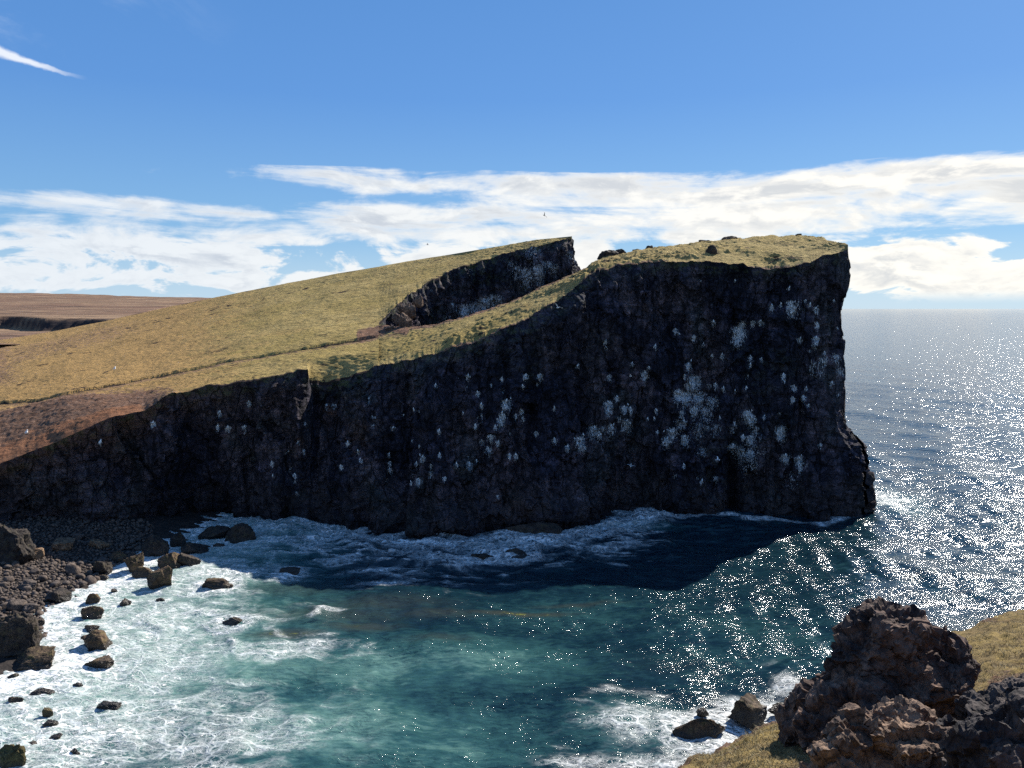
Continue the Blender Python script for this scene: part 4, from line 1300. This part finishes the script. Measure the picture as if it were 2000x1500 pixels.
    for (a, b, rx, ry, s_) in [(1010, 1195, 6, .8, 1.0), (1130, 1180, 6, .7, .6), (640, 1200, 12, 3.5, .55), (560, 1150, 8, 3, .5), (740, 1180, 10, 3, .55), (560, 1240, 4, 1.2, .9), (700, 1225, 5, 1.5, .7), (850, 1200, 6, 1.5, .6), (860, 1250, 5, 1.3, .5), (1300, 1300, 8, 4, .25)]:
        x0, y0 = G(a, b)
        wd = np.maximum(wd, s_ * np.exp(-(((Xm - x0) / rx) ** 2 + ((Ym - y0) / ry) ** 2)))
    weed[m] = wd
    # surf heaps where foam is thick
    Zm = Z[m]
    damp = 1 - 0.45 * ss(ds, 22, 3)
    rough = fbm(sc3(Pm, .55, .8, 1), 4, 93, ridge=True)
    damp = damp * (0.25 + 0.75 * ss(ds, 0, 7))
    Z[m] = crest + Zm * damp + 0.22 * ss(f, 0.35, 1.0) * rough
    Pn[..., 2] = Z
    o = grid_mesh('sea', Pn, M_SEA, dict(foam=foam, milk=milk, weed=weed))
    tag(o, 'blue green sea with white surf in the bay', kind='structure')


build_sea()
print('sea done')


# ------------------------------------------------------------------ beach
def beach_z(X, Y):
    P = np.stack([X, Y, 0 * X], -1)
    d = SHX(Y) - X
    return 0.10 + 0.14 * np.clip(d, -8, 30) + 0.25 * fbm(P * 0.25, 3, 95) + 0.9 * ss(Y, 92, 104)


bxs, bys = np.meshgrid(np.arange(-110, -25, 0.4), np.arange(45, 116, 0.4), indexing='ij')
bz = beach_z(bxs, bys) + 0.12 * fbm(np.stack([bxs, bys, 0 * bxs], -1) * 1.2, 3, 96)
tag(grid_mesh('beach', np.stack([bxs, bys, bz], -1), mat_rock('dark_shingle', (0.020, 0.018, 0.017), (0.050, 0.042, 0.038), 0.0, 1.2, 0.1, wet=False)), 'shingle bed under the cobble beach', kind='structure')  # bed colour darkened so the shaded beach reads near black


# ------------------------------------------------------------------ rock meshes
def rock_shape(seed, sub=4, sq=(1, 0.8, 0.62), planes=9, rough=0.16, fl=0.42):
    V, F = ICO[sub]
    rng = np.random.default_rng(seed)
    P = V.copy() * 1.0
    for _ in range(planes):
        n = rng.normal(size=3)
        n[2] = n[2] * 0.8
        n /= np.linalg.norm(n)
        c = rng.uniform(fl, 0.85)
        dt = P @ n
        ex = np.clip(dt - c, 0, None)
        P = P - np.outer(ex * 0.96, n)
    P = P * (1 + rough * 0.8 * fbm(V * 1.5 + seed * 3.1, 3, seed)[:, None] + rough * 0.30 * fbm(V * 5 + seed, 3, seed + 4)[:, None])
    if sub > 2:
        P = P * (1 + rough * 0.8 * chips(V + seed * 1.7, 2.0, seed)[:, None] + rough * 0.35 * chips(V + seed * 1.3, 5.0, seed + 1)[:, None])
    P = P * np.array(sq)
    r = max(np.ptp(P[:, 0]), 1e-6)
    P = P / r                                    # unit width
    P[:, :2] -= 0.5 * (P[:, :2].max(0) + P[:, :2].min(0))
    return P, F


mats = {'b': M_BOULDER, 'd': M_DARKROCK, 'y': mat_rock('weedy_rock', (0.075, 0.060, 0.022), (0.165, 0.135, 0.055), 0.9, 0.8, 0.2)}
SUN_IS_UP = True


def add_rock(name, px, pyb, wpx, hpx, kind, label, seed, z0=0.0, cat='boulder', group=None, mat=None, sub=4, depthf=0.85, planes=9, rough=0.16, sink=0.25):
    y_ = pyb
    x, Y = G(px, y_, z0)
    d = (CAM_H - z0) / (sp + cp * (y_ - 750) / FPX)
    w = wpx / FPX * d
    el = math.atan2(CAM_H, Y)
    h_vis = hpx / FPX * d
    # the visible height is part depth, part height
    dep = w * depthf
    h = max(0.25 * w, (h_vis - 0.55 * dep * math.sin(el)) / math.cos(el) * 1.0)
    h = min(h, 1.0 * w)
    P, F = rock_shape(seed, sub, planes=planes, rough=rough)
    P = P.copy()
    P[:, 0] *= w / np.ptp(P[:, 0])
    P[:, 1] *= dep / np.ptp(P[:, 1])
    tot = h * (1 + sink)
    P[:, 2] *= tot / np.ptp(P[:, 2])
    P[:, 2] += -P[:, 2].min() - h * sink
    o = poly_mesh(name, P, F, mat or mats[kind])
    o.location = (x, Y + dep * 0.5 * 0.75, z0)
    tag(o, label, cat, group)
    return o


for i, (a, b, w_, h_, kd, lb) in enumerate(ROCKS):
    nm = 'rock_shelf' if 'shelf at' in lb else 'boulder'
    add_rock(nm, a, b, w_, h_, kd, lb, 200 + i, sink=0.5, cat='boulder', depthf=0.7 if w_ < 90 else 0.45)

# huge boulders and slabs on the beach
add_rock('boulder', 2, 1122, 98, 140, 'd', 'huge flat topped boulder at the left edge above the cobbles', 401, 0.4, sub=5, depthf=0.8, rough=0.22, sink=0.4)
add_rock('boulder', 14, 1294, 94, 100, 'd', 'huge rounded brown boulder at the left edge between cobbles and surf', 402, 0.0, sub=5, depthf=0.8, rough=0.2, sink=0.4)
add_rock('boulder', 56, 1310, 88, 44, 'b', 'low wide boulder leaning on the huge rounded one, surf at its foot', 403, 0.0, sub=5, depthf=0.7, rough=0.2, sink=0.4)


def beach_rock(px, pyb, w_, h_, kd, lb, seed, mat=None):
    z = 1.0
    for _ in range(6):
        x, y = G(px, pyb, z)
        z = float(beach_z(np.array([x]), np.array([y]))[0])
    add_rock('boulder', px, pyb, w_, h_, kd, lb, seed, z, mat=mat, sink=0.3)


beach_rock(112, 1076, 54, 26, 'b', 'tan cracked slab on the upper cobbles in the middle of the beach', 411, M_TAN)
beach_rock(185, 1072, 46, 20, 'b', 'tan slab on the upper cobbles at the right end of the beach', 412, M_TAN)
beach_rock(63, 1094, 36, 26, 'b', 'orange tan block on the cobbles beside the huge flat topped boulder', 413, M_TAN)
beach_rock(106, 1180, 44, 30, 'd', 'mossy dark boulder at the lower edge of the cobbles', 414)
beach_rock(54, 1198, 30, 20, 'b', 'smooth grey brown boulder at the foot of the cobbles near the surf', 415, M_COBBLE)
beach_rock(195, 1122, 34, 30, 'd', 'dark boulder at the lower right corner of the cobbles', 416)
beach_rock(50, 1152, 34, 22, 'b', 'rounded grey boulder half way down the cobbles', 417, M_COBBLE)

# ------------------------------------------------------------------ cobbles
cob = []
rng = np.random.default_rng(77)
cell = {}
tries = 0
while tries < 60000 and len(cob) < 2600:
    tries += 1
    px_, py_ = rng.uniform(-60, 300), rng.uniform(1028, 1235)
    X_, Y_ = G(px_, py_, 0.8)
    dsh = float(SHX(Y_)) - X_
    if dsh < -0.6:
        continue
    r0 = min(0.75, 0.15 * math.exp(rng.normal() * 0.58) + 0.04)
    if dsh < 4:
        r0 *= 1.25
    ok = True
    cx, cy = int(X_ / 0.7), int(Y_ / 0.7)
    for i_ in (-1, 0, 1):
        for j_ in (-1, 0, 1):
            for (xx, yy, r1) in cell.get((cx + i_, cy + j_), ()):
                if (xx - X_) ** 2 + (yy - Y_) ** 2 < (0.80 * (r0 + r1)) ** 2:
                    ok = False
                    break
            if not ok:
                break
        if not ok:
            break
    if ok:
        cell.setdefault((cx, cy), []).append((X_, Y_, r0))
        cob.append((X_, Y_, r0))
cob.sort(key=lambda c: -c[2])
protos = []
for i in range(10):
    P, F = rock_shape(900 + i, 2, (1, 0.85, 0.68), 5, 0.08, 0.6)
    P = P * 2 / np.ptp(P[:, 0])
    P[:, 2] -= 0.5 * (P[:, 2].max() + P[:, 2].min())
    protos.append((P, F))
meshes = []
for i, (P, F) in enumerate(protos):
    o = poly_mesh('cobble', P, F, M_COBBLE, link=False)
    meshes.append(o.data)
    bpy.data.objects.remove(o)
lv, lf, nv_ = [], [], 0
for i, (X_, Y_, r0) in enumerate(cob):
    z = float(beach_z(np.array([X_]), np.array([Y_]))[0]) + r0 * 0.35
    rot = Euler((rng.normal() * 0.3, rng.normal() * 0.3, rng.uniform(0, 6.28)))
    if i < 260:
        o = bpy.data.objects.new('cobble', meshes[i % 10])
        o.location = (X_, Y_, z)
        o.rotation_euler = rot
        o.scale = (r0, r0, r0)
        COL.objects.link(o)
        tag(o, 'rounded grey brown stone among the cobbles of the beach', 'stone', 'cobbles on the beach')
    else:
        P, F = protos[i % 10]
        M = np.array(rot.to_matrix())
        lv.append(P @ M.T * r0 + [X_, Y_, z])
        lf.append(F + nv_)
        nv_ += len(P)
if lv:
    tag(poly_mesh('small_cobbles', np.concatenate(lv), np.concatenate(lf), M_COBBLE), 'small grey stones filling the cobble beach', 'stones', kind='stuff')
print('cobbles', len(cob))

# ------------------------------------------------------------------ rocks on the skyline and turf
CREST = [(1190, 503, 46, 15, 128.5, 'dark overhanging slab at the left end of the block skyline'), (1212, 494, 22, 8, 129, 'small dark rock sticking up right of the overhanging slab'),
         (1268, 488, 20, 9, 130, 'pointed dark rock on the skyline between two larger groups'), (1245, 492, 22, 6, 129.5, 'low flat rock on the skyline left of the pointed one'),
         (1375, 474, 24, 6, 131, 'low rock lump on the skyline above the brown hollow'), (1425, 469, 34, 8, 131.5, 'wide low rock lump near the highest skyline'),
         (1390, 502, 26, 24, 120.5, 'dark peat hag standing on the grass crown'), (1560, 460, 12, 4, 131, 'tiny rock on the skyline near the seaward corner')]
CREST += [(792, 640, 26, 30, 127.5, 'brown sunlit block at the foot of the broken gully head'), (776, 628, 22, 16, 129, 'brown block perched at the left lip of the gully'),
          (800, 612, 26, 18, 131, 'brown ledge block half way up the gully head'), (784, 606, 20, 12, 132.5, 'small brown block just under the grass lip of the gully'),
          (816, 592, 24, 16, 135, 'dark block near the top of the broken gully head'), (762, 645, 22, 9, 126.5, 'low brown stone on the bare soil before the gully')]
for i, (a, b, w_, h_, Yd, lb) in enumerate(CREST):
    x, y, z = W(a, b, Yd)
    P, F = rock_shape(600 + i, 4, planes=7, rough=0.2)
    w = w_ / FPX * Yd
    h = h_ / FPX * Yd
    P = P.copy()
    P[:, 0] *= w
    P[:, 1] *= 0.6 * w / np.ptp(P[:, 1])
    P[:, 2] *= 1.6 * h / np.ptp(P[:, 2])
    P[:, 2] += -P[:, 2].min() - 0.6 * h
    o = poly_mesh('crest_rock', P, F, M_DARKROCK if i < 8 else M_OUTLIT)
    o.location = (x, y, z)
    tag(o, lb, 'rock')


# ------------------------------------------------------------------ near slope and outcrop
EDGE = [(900, 2050, 10), (1100, 1720, 12.5), (1220, 1580, 14), (1310, 1503, 15.2), (1400, 1457, 16.6), (1530, 1400, 18.5), (1600, 1375, 19.5), (1700, 1330, 21), (1800, 1275, 23), (1880, 1227, 24.5), (1940, 1204, 25.5), (2000, 1190, 26.5), (2200, 1165, 28), (2700, 1140, 30)]
nE = 420
ex = np.linspace(900, 2700, nE)
E = by_px(EDGE, ex)
Nn = np.stack([np.linspace(-6, 22, nE), np.full(nE, 5.5), np.full(nE, 26.2)], 1)
NB = np.stack([np.linspace(-8, 24, nE), np.full(nE, -1.0), np.full(nE, 28.3)], 1)
NC = np.stack([np.linspace(-12, 30, nE), np.full(nE, -12.0), np.full(nE, 30.2)], 1)
MIDC = by_px([(900, 2300, 8), (1310, 1700, 9.5), (1500, 1600, 11), (1600, 1560, 12), (1750, 1500, 13), (1900, 1400, 15), (2000, 1350, 16), (2300, 1300, 17), (2700, 1300, 18)], ex)
DROP = E + np.array([0, 3.5, -6])
FOOT = E + np.array([3.0, 14, 0])
FOOT[:, 2] = -2


def strips(curves, ns):
    out = []
    for (A, B_), n in zip(zip(curves[:-1], curves[1:]), ns):
        t = np.linspace(0, 1, n, endpoint=False)
        out.append(A[:, None] * (1 - t)[None, :, None] + B_[:, None] * t[None, :, None])
    out.append(curves[-1][:, None])
    return np.concatenate(out, 1)


NS = strips([NC, NB, Nn, MIDC, E], [20, 30, 60, 240])
# smooth in the strip direction
for _ in range(12):
    NS[:, 1:-1] = 0.5 * NS[:, 1:-1] + 0.25 * (NS[:, :-2] + NS[:, 2:])
px, py = proj(NS)
nz = fbm(NS * 0.8, 4, 111)
NSb = NS.copy()
NS[..., 2] += 0.30 * nz + 0.10 * fbm(NSb * 3.0, 3, 113) + 0.05 * fbm(NSb * 8.0, 2, 115)
soilN = ss(fbm(NSb * 0.5, 4, 117), 0.05, 0.45) * 0.6
soilN = np.maximum(soilN, ss(np.arange(NS.shape[1]), NS.shape[1] - 22, NS.shape[1] - 4)[None, :] * 0.7 * ss(px, 1700, 1500))
peatN = ss(px, 1890, 1960) * ss(py, 1290, 1340) * 0.9
grid_mesh('near_slope', NS, M_NGRASS, dict(peat=0 * soilN, soil=np.maximum(soilN, peatN), ochre=0.15 + 0 * soilN, red=0.0 * soilN))
tag(bpy.data.objects['near_slope'], 'near grass slope at the lower right falling to the sea', kind='structure')
last = NS[:, -1].copy()
NCF = strips([last, DROP, FOOT], [60, 60])
NCb = NCF.copy()
wN = np.minimum(1, np.arange(NCF.shape[1]) / 15)[None, :]
NCF[..., 1] += wN * (1.2 * fbm(NCb * 0.3, 4, 121))
NCF[..., 2] += wN * (0.4 * fbm(NCb * 0.8, 4, 122))
zz = np.zeros(NCF.shape[:2])
grid_mesh('near_cliff', NCF, M_CLIFF, dict(guano=zz, red=zz + 0.3, moss=zz + 0.2))
tag(bpy.data.objects['near_cliff'], 'steep rock under the near grass slope', kind='structure')


# (px, py, Y, radius px, sx, sy, sz)
def outcrop(name, blobs, label, vox=0.045, seed=500, amp=1.0, mat=None):
    V, F = ICO[4]
    vs, fs, n = [], [], 0
    rng = np.random.default_rng(seed)
    for (a, b, Yd, r_, sx, sy, sz) in blobs:
        c = np.array(W(a, b, Yd))
        rad = r_ / FPX * Yd
        P = V.copy()
        for _ in range(9):
            nn = rng.normal(size=3)
            nn /= np.linalg.norm(nn)
            ex_ = np.clip(P @ nn - rng.uniform(0.6, 0.9), 0, None)
            P = P - np.outer(ex_, nn)
        P = P * rad * np.array([sx, sy, sz]) + c
        vs.append(P)
        fs.append(F + n)
        n += len(P)
    o = poly_mesh(name, np.concatenate(vs), np.concatenate(fs), mat or M_OUTCROP)
    md = o.modifiers.new('r', 'REMESH')
    md.mode = 'VOXEL'
    md.voxel_size = vox
    dg = bpy.context.evaluated_depsgraph_get()
    me = bpy.data.meshes.new_from_object(o.evaluated_get(dg))
    o.modifiers.clear()
    old = o.data
    o.data = me
    bpy.data.meshes.remove(old)
    nvv = len(me.vertices)
    co = np.empty(nvv * 3, np.float32)
    me.vertices.foreach_get('co', co)
    co = co.reshape(-1, 3)
    no = np.empty(nvv * 3, np.float32)
    me.vertices.foreach_get('normal', no)
    no = no.reshape(-1, 3)
    wq = co + 0.12 * np.stack([fbm(co * 2, 3, seed + 21), fbm(co * 2, 3, seed + 22), fbm(co * 2, 3, seed + 23)], -1)
    d = amp * (0.30 * fbm(co * 0.8, 3, seed) + 0.16 * (fbm(co * 1.9, 3, seed + 5, 0.5, ridge=True) - 0.2) + 0.26 * chips(wq, 1.2, seed + 1) + 0.12 * chips(wq, 3.4, seed + 2) + 0.045 * chips(wq, 9.0, seed + 3) + 0.05 * fbm(co * 7, 3, seed + 9, 0.6))
    st = np.abs(((co[:, 2] * 2.6 + 0.8 * fbm(co * 0.8, 2, seed + 15)) % 1) - 0.5)
    d = d + amp * 0.10 * (st - 0.25)
    co2 = co + no * d[:, None]
    me.vertices.foreach_set('co', co2.reshape(-1))
    me.polygons.foreach_set('use_smooth', np.full(len(me.polygons), False))
    me.update()
    if not me.materials:
        me.materials.append(mat or M_OUTCROP)
    tag(o, label, 'rock outcrop')
    print(name, nvv)
    return o


M_OUTDARK = mat_rock('dark_lava_rock', (0.032, 0.027, 0.028), (0.105, 0.082, 0.070), 0.0, 0.9, 0.14, wet=False, obj=False)
outcrop('rock_outcrop', [(1752, 1232, 15.5, 66, 1.0, 0.9, .72), (1700, 1290, 15.6, 78, .9, .9, 1), (1735, 1340, 15.5, 100, 1, 1, 1), (1650, 1370, 15.6, 80, .8, .9, 1.2), (1600, 1400, 15.6, 56, .9, .9, 1.3), (1570, 1430, 15.5, 42, .9, .9, 1.1),
                         (1700, 1440, 15.0, 130, 1.1, 1, 1), (1850, 1330, 15.8, 60, .9, 1, 1), (1800, 1400, 15.2, 100, 1.1, 1, 1), (1900, 1390, 15.0, 60, 1.2, 1, .8), (1640, 1460, 14.8, 90, 1, 1, 1)],
        'tall dark lava knob rising from the near slope with a rounded head', 0.05, 500)
outcrop('rock_outcrop', [(1850, 1290, 15.6, 50, .95, .9, 1.0), (1830, 1258, 15.8, 30, 1, .9, .9), (1868, 1330, 15.2, 34, 1.0, .9, .7)],
        'smaller lit knob with orange lichen on the right shoulder of the tall one', 0.04, 520, 0.7)
outcrop('rock_outcrop', [(1765, 1440, 12.5, 80, 1.25, .9, 1), (1700, 1470, 12.2, 80, 1, .9, 1), (1800, 1500, 12, 110, 1.1, .9, 1), (1690, 1560, 12, 110, 1.3, 1, 1)],
        'sunlit brown crumbly rock in front of the tall knob', 0.035, 540, 0.8, M_OUTLIT)
outcrop('rock_outcrop', [(1960, 1410, 13.0, 80, 1.1, .9, .9), (1900, 1460, 12.6, 80, 1, .9, 1), (2010, 1480, 12.2, 120, 1, .9, 1), (1900, 1570, 11.8, 110, 1.2, 1, 1), (2080, 1400, 13.5, 90, 1, 1, 1), (2000, 1600, 11.4, 160, 1.3, 1, 1), (1960, 1530, 10.6, 110, 1.4, 1, 1)],
        'dark ragged rock in the lower right corner of the view', 0.035, 560, 0.9, M_OUTDARK)


# ------------------------------------------------------------------ grass tufts on the near slope
def tufts():
    rng = np.random.default_rng(4)
    nu, nv = NS.shape[:2]
    n = 60000
    iu = rng.uniform(nu * 0.1, nu * 0.72, n)
    iv = rng.uniform(110, nv - 2, n)
    a, b = iu.astype(int), iv.astype(int)
    fu, fv = (iu - a)[:, None], (iv - b)[:, None]
    c = (NS[a, b] * (1 - fu) + NS[a + 1, b] * fu) * (1 - fv) + (NS[a, b + 1] * (1 - fu) + NS[a + 1, b + 1] * fu) * fv
    keep = (fbm(c * 0.9, 3, 131) > -0.15)
    c = c[keep]
    n = len(c)
    ang = rng.uniform(0, 6.283, n)
    hh = rng.uniform(0.02, 0.08, n)
    lean = rng.normal(size=(n, 2)) * 0.07
    w = 0.008
    dx, dy = np.cos(ang) * w, np.sin(ang) * w
    v0 = c + np.stack([-dx, -dy, 0 * dx - 0.02], 1)
    v1 = c + np.stack([dx, dy, 0 * dx - 0.02], 1)
    v2 = c + np.stack([lean[:, 0], lean[:, 1], hh], 1)
    V = np.stack([v0, v1, v2], 1).reshape(-1, 3)
    F = np.arange(3 * n).reshape(-1, 3)
    m, k, bs = new_mat('grass_blades')
    k.put(bs.inputs['Base Color'], k.mix(k.noise(pos_of(k), 3.0, 3), (0.13, 0.105, 0.045), (0.27, 0.215, 0.10)))
    bs.inputs['Roughness'].default_value = 0.8
    tag(poly_mesh('grass', V, F, m, smooth=False), 'short dry grass on the near slope', 'grass', kind='stuff')


tufts()

# ------------------------------------------------------------------ seabirds
M_WHITE = mat_plain('white_feathers', (0.80, 0.80, 0.78))
M_GREY = mat_plain('grey_feathers', (0.35, 0.36, 0.38))
M_DARKF = mat_plain('dark_feathers', (0.05, 0.045, 0.045))


def ell(c, r, sub=2):
    V, F = ICO[sub]
    return V * np.array(r) + np.array(c), F


def body_mesh():
    # one tapered body with head, neck and beak along +X
    xs = np.array([-0.24, -0.20, -0.12, -0.02, 0.07, 0.13, 0.17, 0.21, 0.24, 0.265, 0.31])
    rs = np.array([0.004, 0.022, 0.050, 0.064, 0.058, 0.040, 0.034, 0.037, 0.030, 0.012, 0.002])
    zs = np.array([0.0, 0.0, 0.0, 0.0, 0.005, 0.015, 0.022, 0.027, 0.026, 0.020, 0.014])
    n = 10
    th = np.linspace(0, 2 * np.pi, n, endpoint=False)
    V = np.array([[x, r * np.cos(t), z + r * 0.9 * np.sin(t)] for x, r, z in zip(xs, rs, zs) for t in th])
    F = []
    for i in range(len(xs) - 1):
        for j in range(n):
            a, b, c, d = i * n + j, i * n + (j + 1) % n, (i + 1) * n + (j + 1) % n, (i + 1) * n + j
            F += [(a, b, c), (a, c, d)]
    return V, np.array(F)


def wing_mesh(side, up):
    # arm and hand sections with thickness, swept back
    st = [(0.0, 0.06, -0.10, 0.0, 0.014), (0.22, 0.10, -0.06, 0.5, 0.012), (0.42, 0.08, -0.05, 0.75, 0.008), (0.62, -0.04, -0.09, 0.6, 0.003)]
    V = []
    for y, xf, xb, lift, t in st:
        z = lift * up
        V += [(xf, side * y, z + t), (xb, side * y, z), (xb + (xf - xb) * 0.5, side * y, z - t), (xb + (xf - xb) * 0.6, side * y, z + t * 1.4)]
    F = []
    for i in range(len(st) - 1):
        for j, k_ in ((0, 3), (3, 1), (1, 2), (2, 0)):
            a, b, c, d = i * 4 + j, i * 4 + k_, (i + 1) * 4 + k_, (i + 1) * 4 + j
            F += [(a, b, c), (a, c, d)]
    F += [(0, 3, 2), (3, 1, 2), (12, 14, 15), (15, 14, 13)]
    return np.array(V), np.array(F)


def tail_mesh():
    V = np.array([(-0.18, -0.03, 0.006), (-0.18, 0.03, 0.006), (-0.34, 0.06, 0.0), (-0.34, -0.06, 0.0), (-0.18, -0.03, -0.006), (-0.18, 0.03, -0.006), (-0.34, 0.06, -0.006), (-0.34, -0.06, -0.006)])
    F = np.array([(0, 1, 2), (0, 2, 3), (4, 6, 5), (4, 7, 6), (0, 4, 1), (1, 4, 5), (1, 5, 2), (2, 5, 6), (2, 6, 3), (3, 6, 7), (3, 7, 0), (0, 7, 4)])
    return V, F


def flying(px_, py_, Yd, rot, up, label, mb, mw, s=1.0):
    e = bpy.data.objects.new('seabird', None)
    COL.objects.link(e)
    e.location = W(px_, py_, Yd)
    e.rotation_euler = rot
    e.scale = (s, s, s)
    e.empty_display_size = 0.2
    tag(e, label, 'bird')
    poly_mesh('body', *body_mesh(), mb, parent=e)
    for sd_ in (-1, 1):
        poly_mesh('wing', *wing_mesh(sd_, up), mw, parent=e, smooth=False)
    poly_mesh('tail', *tail_mesh(), mb, parent=e, smooth=False)
    return e


flying(1090, 601, 100, (0.5, 0.2, 2.3), 0.35, 'white seabird gliding in front of the upper cliff, wings raised', M_WHITE, M_WHITE, 1.25)
flying(1063, 421, 95, (0.9, 0.3, 0.9), 0.3, 'dark seabird soaring alone in front of the clouds', M_DARKF, M_DARKF, 0.9)
flying(835, 478, 150, (0.4, 0, 0.2), 0.2, 'tiny brown seabird flying above the grass ridge', M_DARKF, M_DARKF, 0.9)
flying(1232, 911, 98, (0.2, 0, 1.4), 0.3, 'white seabird flying low before the dark cliff foot', M_WHITE, M_WHITE, 0.9)
flying(1402, 898, 100, (0.3, 0.1, 0.1), 0.35, 'white seabird flying beside the arch shaped hollow in the cliff', M_WHITE, M_WHITE, 1.0)
flying(1232, 430 + 520 / 2.42 + 90, 101, (0.3, 0.1, 2.9), 0.35, 'white seabird gliding across the middle of the cliff', M_WHITE, M_WHITE, 0.7)


def perched_proto(mat):
    # sitting bird: upright plump body, head, folded tail in one skin
    zs = np.array([0.0, 0.03, 0.09, 0.16, 0.22, 0.26, 0.30, 0.34, 0.37])
    rs = np.array([0.03, 0.08, 0.105, 0.10, 0.07, 0.045, 0.05, 0.042, 0.008])
    xo = np.array([-0.03, -0.03, -0.02, 0.0, 0.02, 0.04, 0.05, 0.055, 0.055])
    n = 8
    th = np.linspace(0, 2 * np.pi, n, endpoint=False)
    V = [[xo[i] + rs[i] * 1.15 * np.cos(t), rs[i] * np.sin(t), zs[i]] for i in range(len(zs)) for t in th]
    F = []
    for i in range(len(zs) - 1):
        for j in range(n):
            a, b, c, d = i * n + j, i * n + (j + 1) % n, (i + 1) * n + (j + 1) % n, (i + 1) * n + j
            F += [(a, b, c), (a, c, d)]
    m0 = len(V)
    V += [(0.095, 0.012, 0.315), (0.095, -0.012, 0.315), (0.16, 0, 0.305), (0.095, 0, 0.295)]
    F += [(m0, m0 + 1, m0 + 2), (m0, m0 + 2, m0 + 3), (m0 + 1, m0 + 3, m0 + 2)]
    m0 = len(V)
    V += [(-0.10, 0.04, 0.10), (-0.10, -0.04, 0.10), (-0.27, 0, 0.03), (-0.10, 0, 0.05)]
    F += [(m0, m0 + 1, m0 + 2), (m0, m0 + 2, m0 + 3), (m0 + 1, m0 + 3, m0 + 2)]
    return np.array(V), np.array(F)


pv, pf = perched_proto(M_WHITE)
po = poly_mesh('nesting_seabird', pv, pf, M_WHITE, link=False)
bird_me = po.data
bpy.data.objects.remove(po)
sub_px, sub_py = FPXX, FPYY
cand = [g for g in gu if g[3] >= 0.78]
rng = np.random.default_rng(9)
nb = 0
for (gx, gy, r_, s_) in cand:
    for q in range(1 if r_ < 6.5 else (2 if r_ < 10 else 3)):
        tx, ty = gx + (rng.normal() * r_ * 0.45 if q else 0), gy - r_ * 0.6 + (rng.normal() * r_ * 0.5 if q else 0)
        dd = (sub_px - tx) ** 2 + (sub_py - ty) ** 2
        i, j = np.unravel_index(np.argmin(dd), dd.shape)
        if dd[i, j] > 30:
            continue
        o = bpy.data.objects.new('nesting_seabird', bird_me)
        p_ = FP[i, j]
        o.location = (p_[0], p_[1] - 0.08, p_[2])
        o.rotation_euler = (0, 0, rng.uniform(0, 6.28))
        s0 = rng.uniform(0.75, 1.05)
        o.scale = (s0,) * 3
        COL.objects.link(o)
        tag(o, 'white seabird sitting on a ledge of the dark cliff beside white droppings', 'bird', 'seabirds nesting on the cliff')
        nb += 1
        if nb >= 290:
            break
for (a, b, Yd, lb) in [(52, 847, 101, 'white gull standing on the reddish scree at the far left'), (224, 722, 122, 'white gull sitting low on the yellow grass slope above the worn track'), (196, 866, 99, 'white gull perched on the sunlit cliff corner at the left')]:
    o = bpy.data.objects.new('gull', bird_me)
    o.location = W(a, b, Yd)
    o.scale = (1.5,) * 3
    o.rotation_euler = (0, 0, 0.5)
    COL.objects.link(o)
    tag(o, lb, 'gull')
print('birds', nb, 'tris approx', sum(len(o.data.polygons) * 2 for o in bpy.data.objects if o.type == 'MESH'))
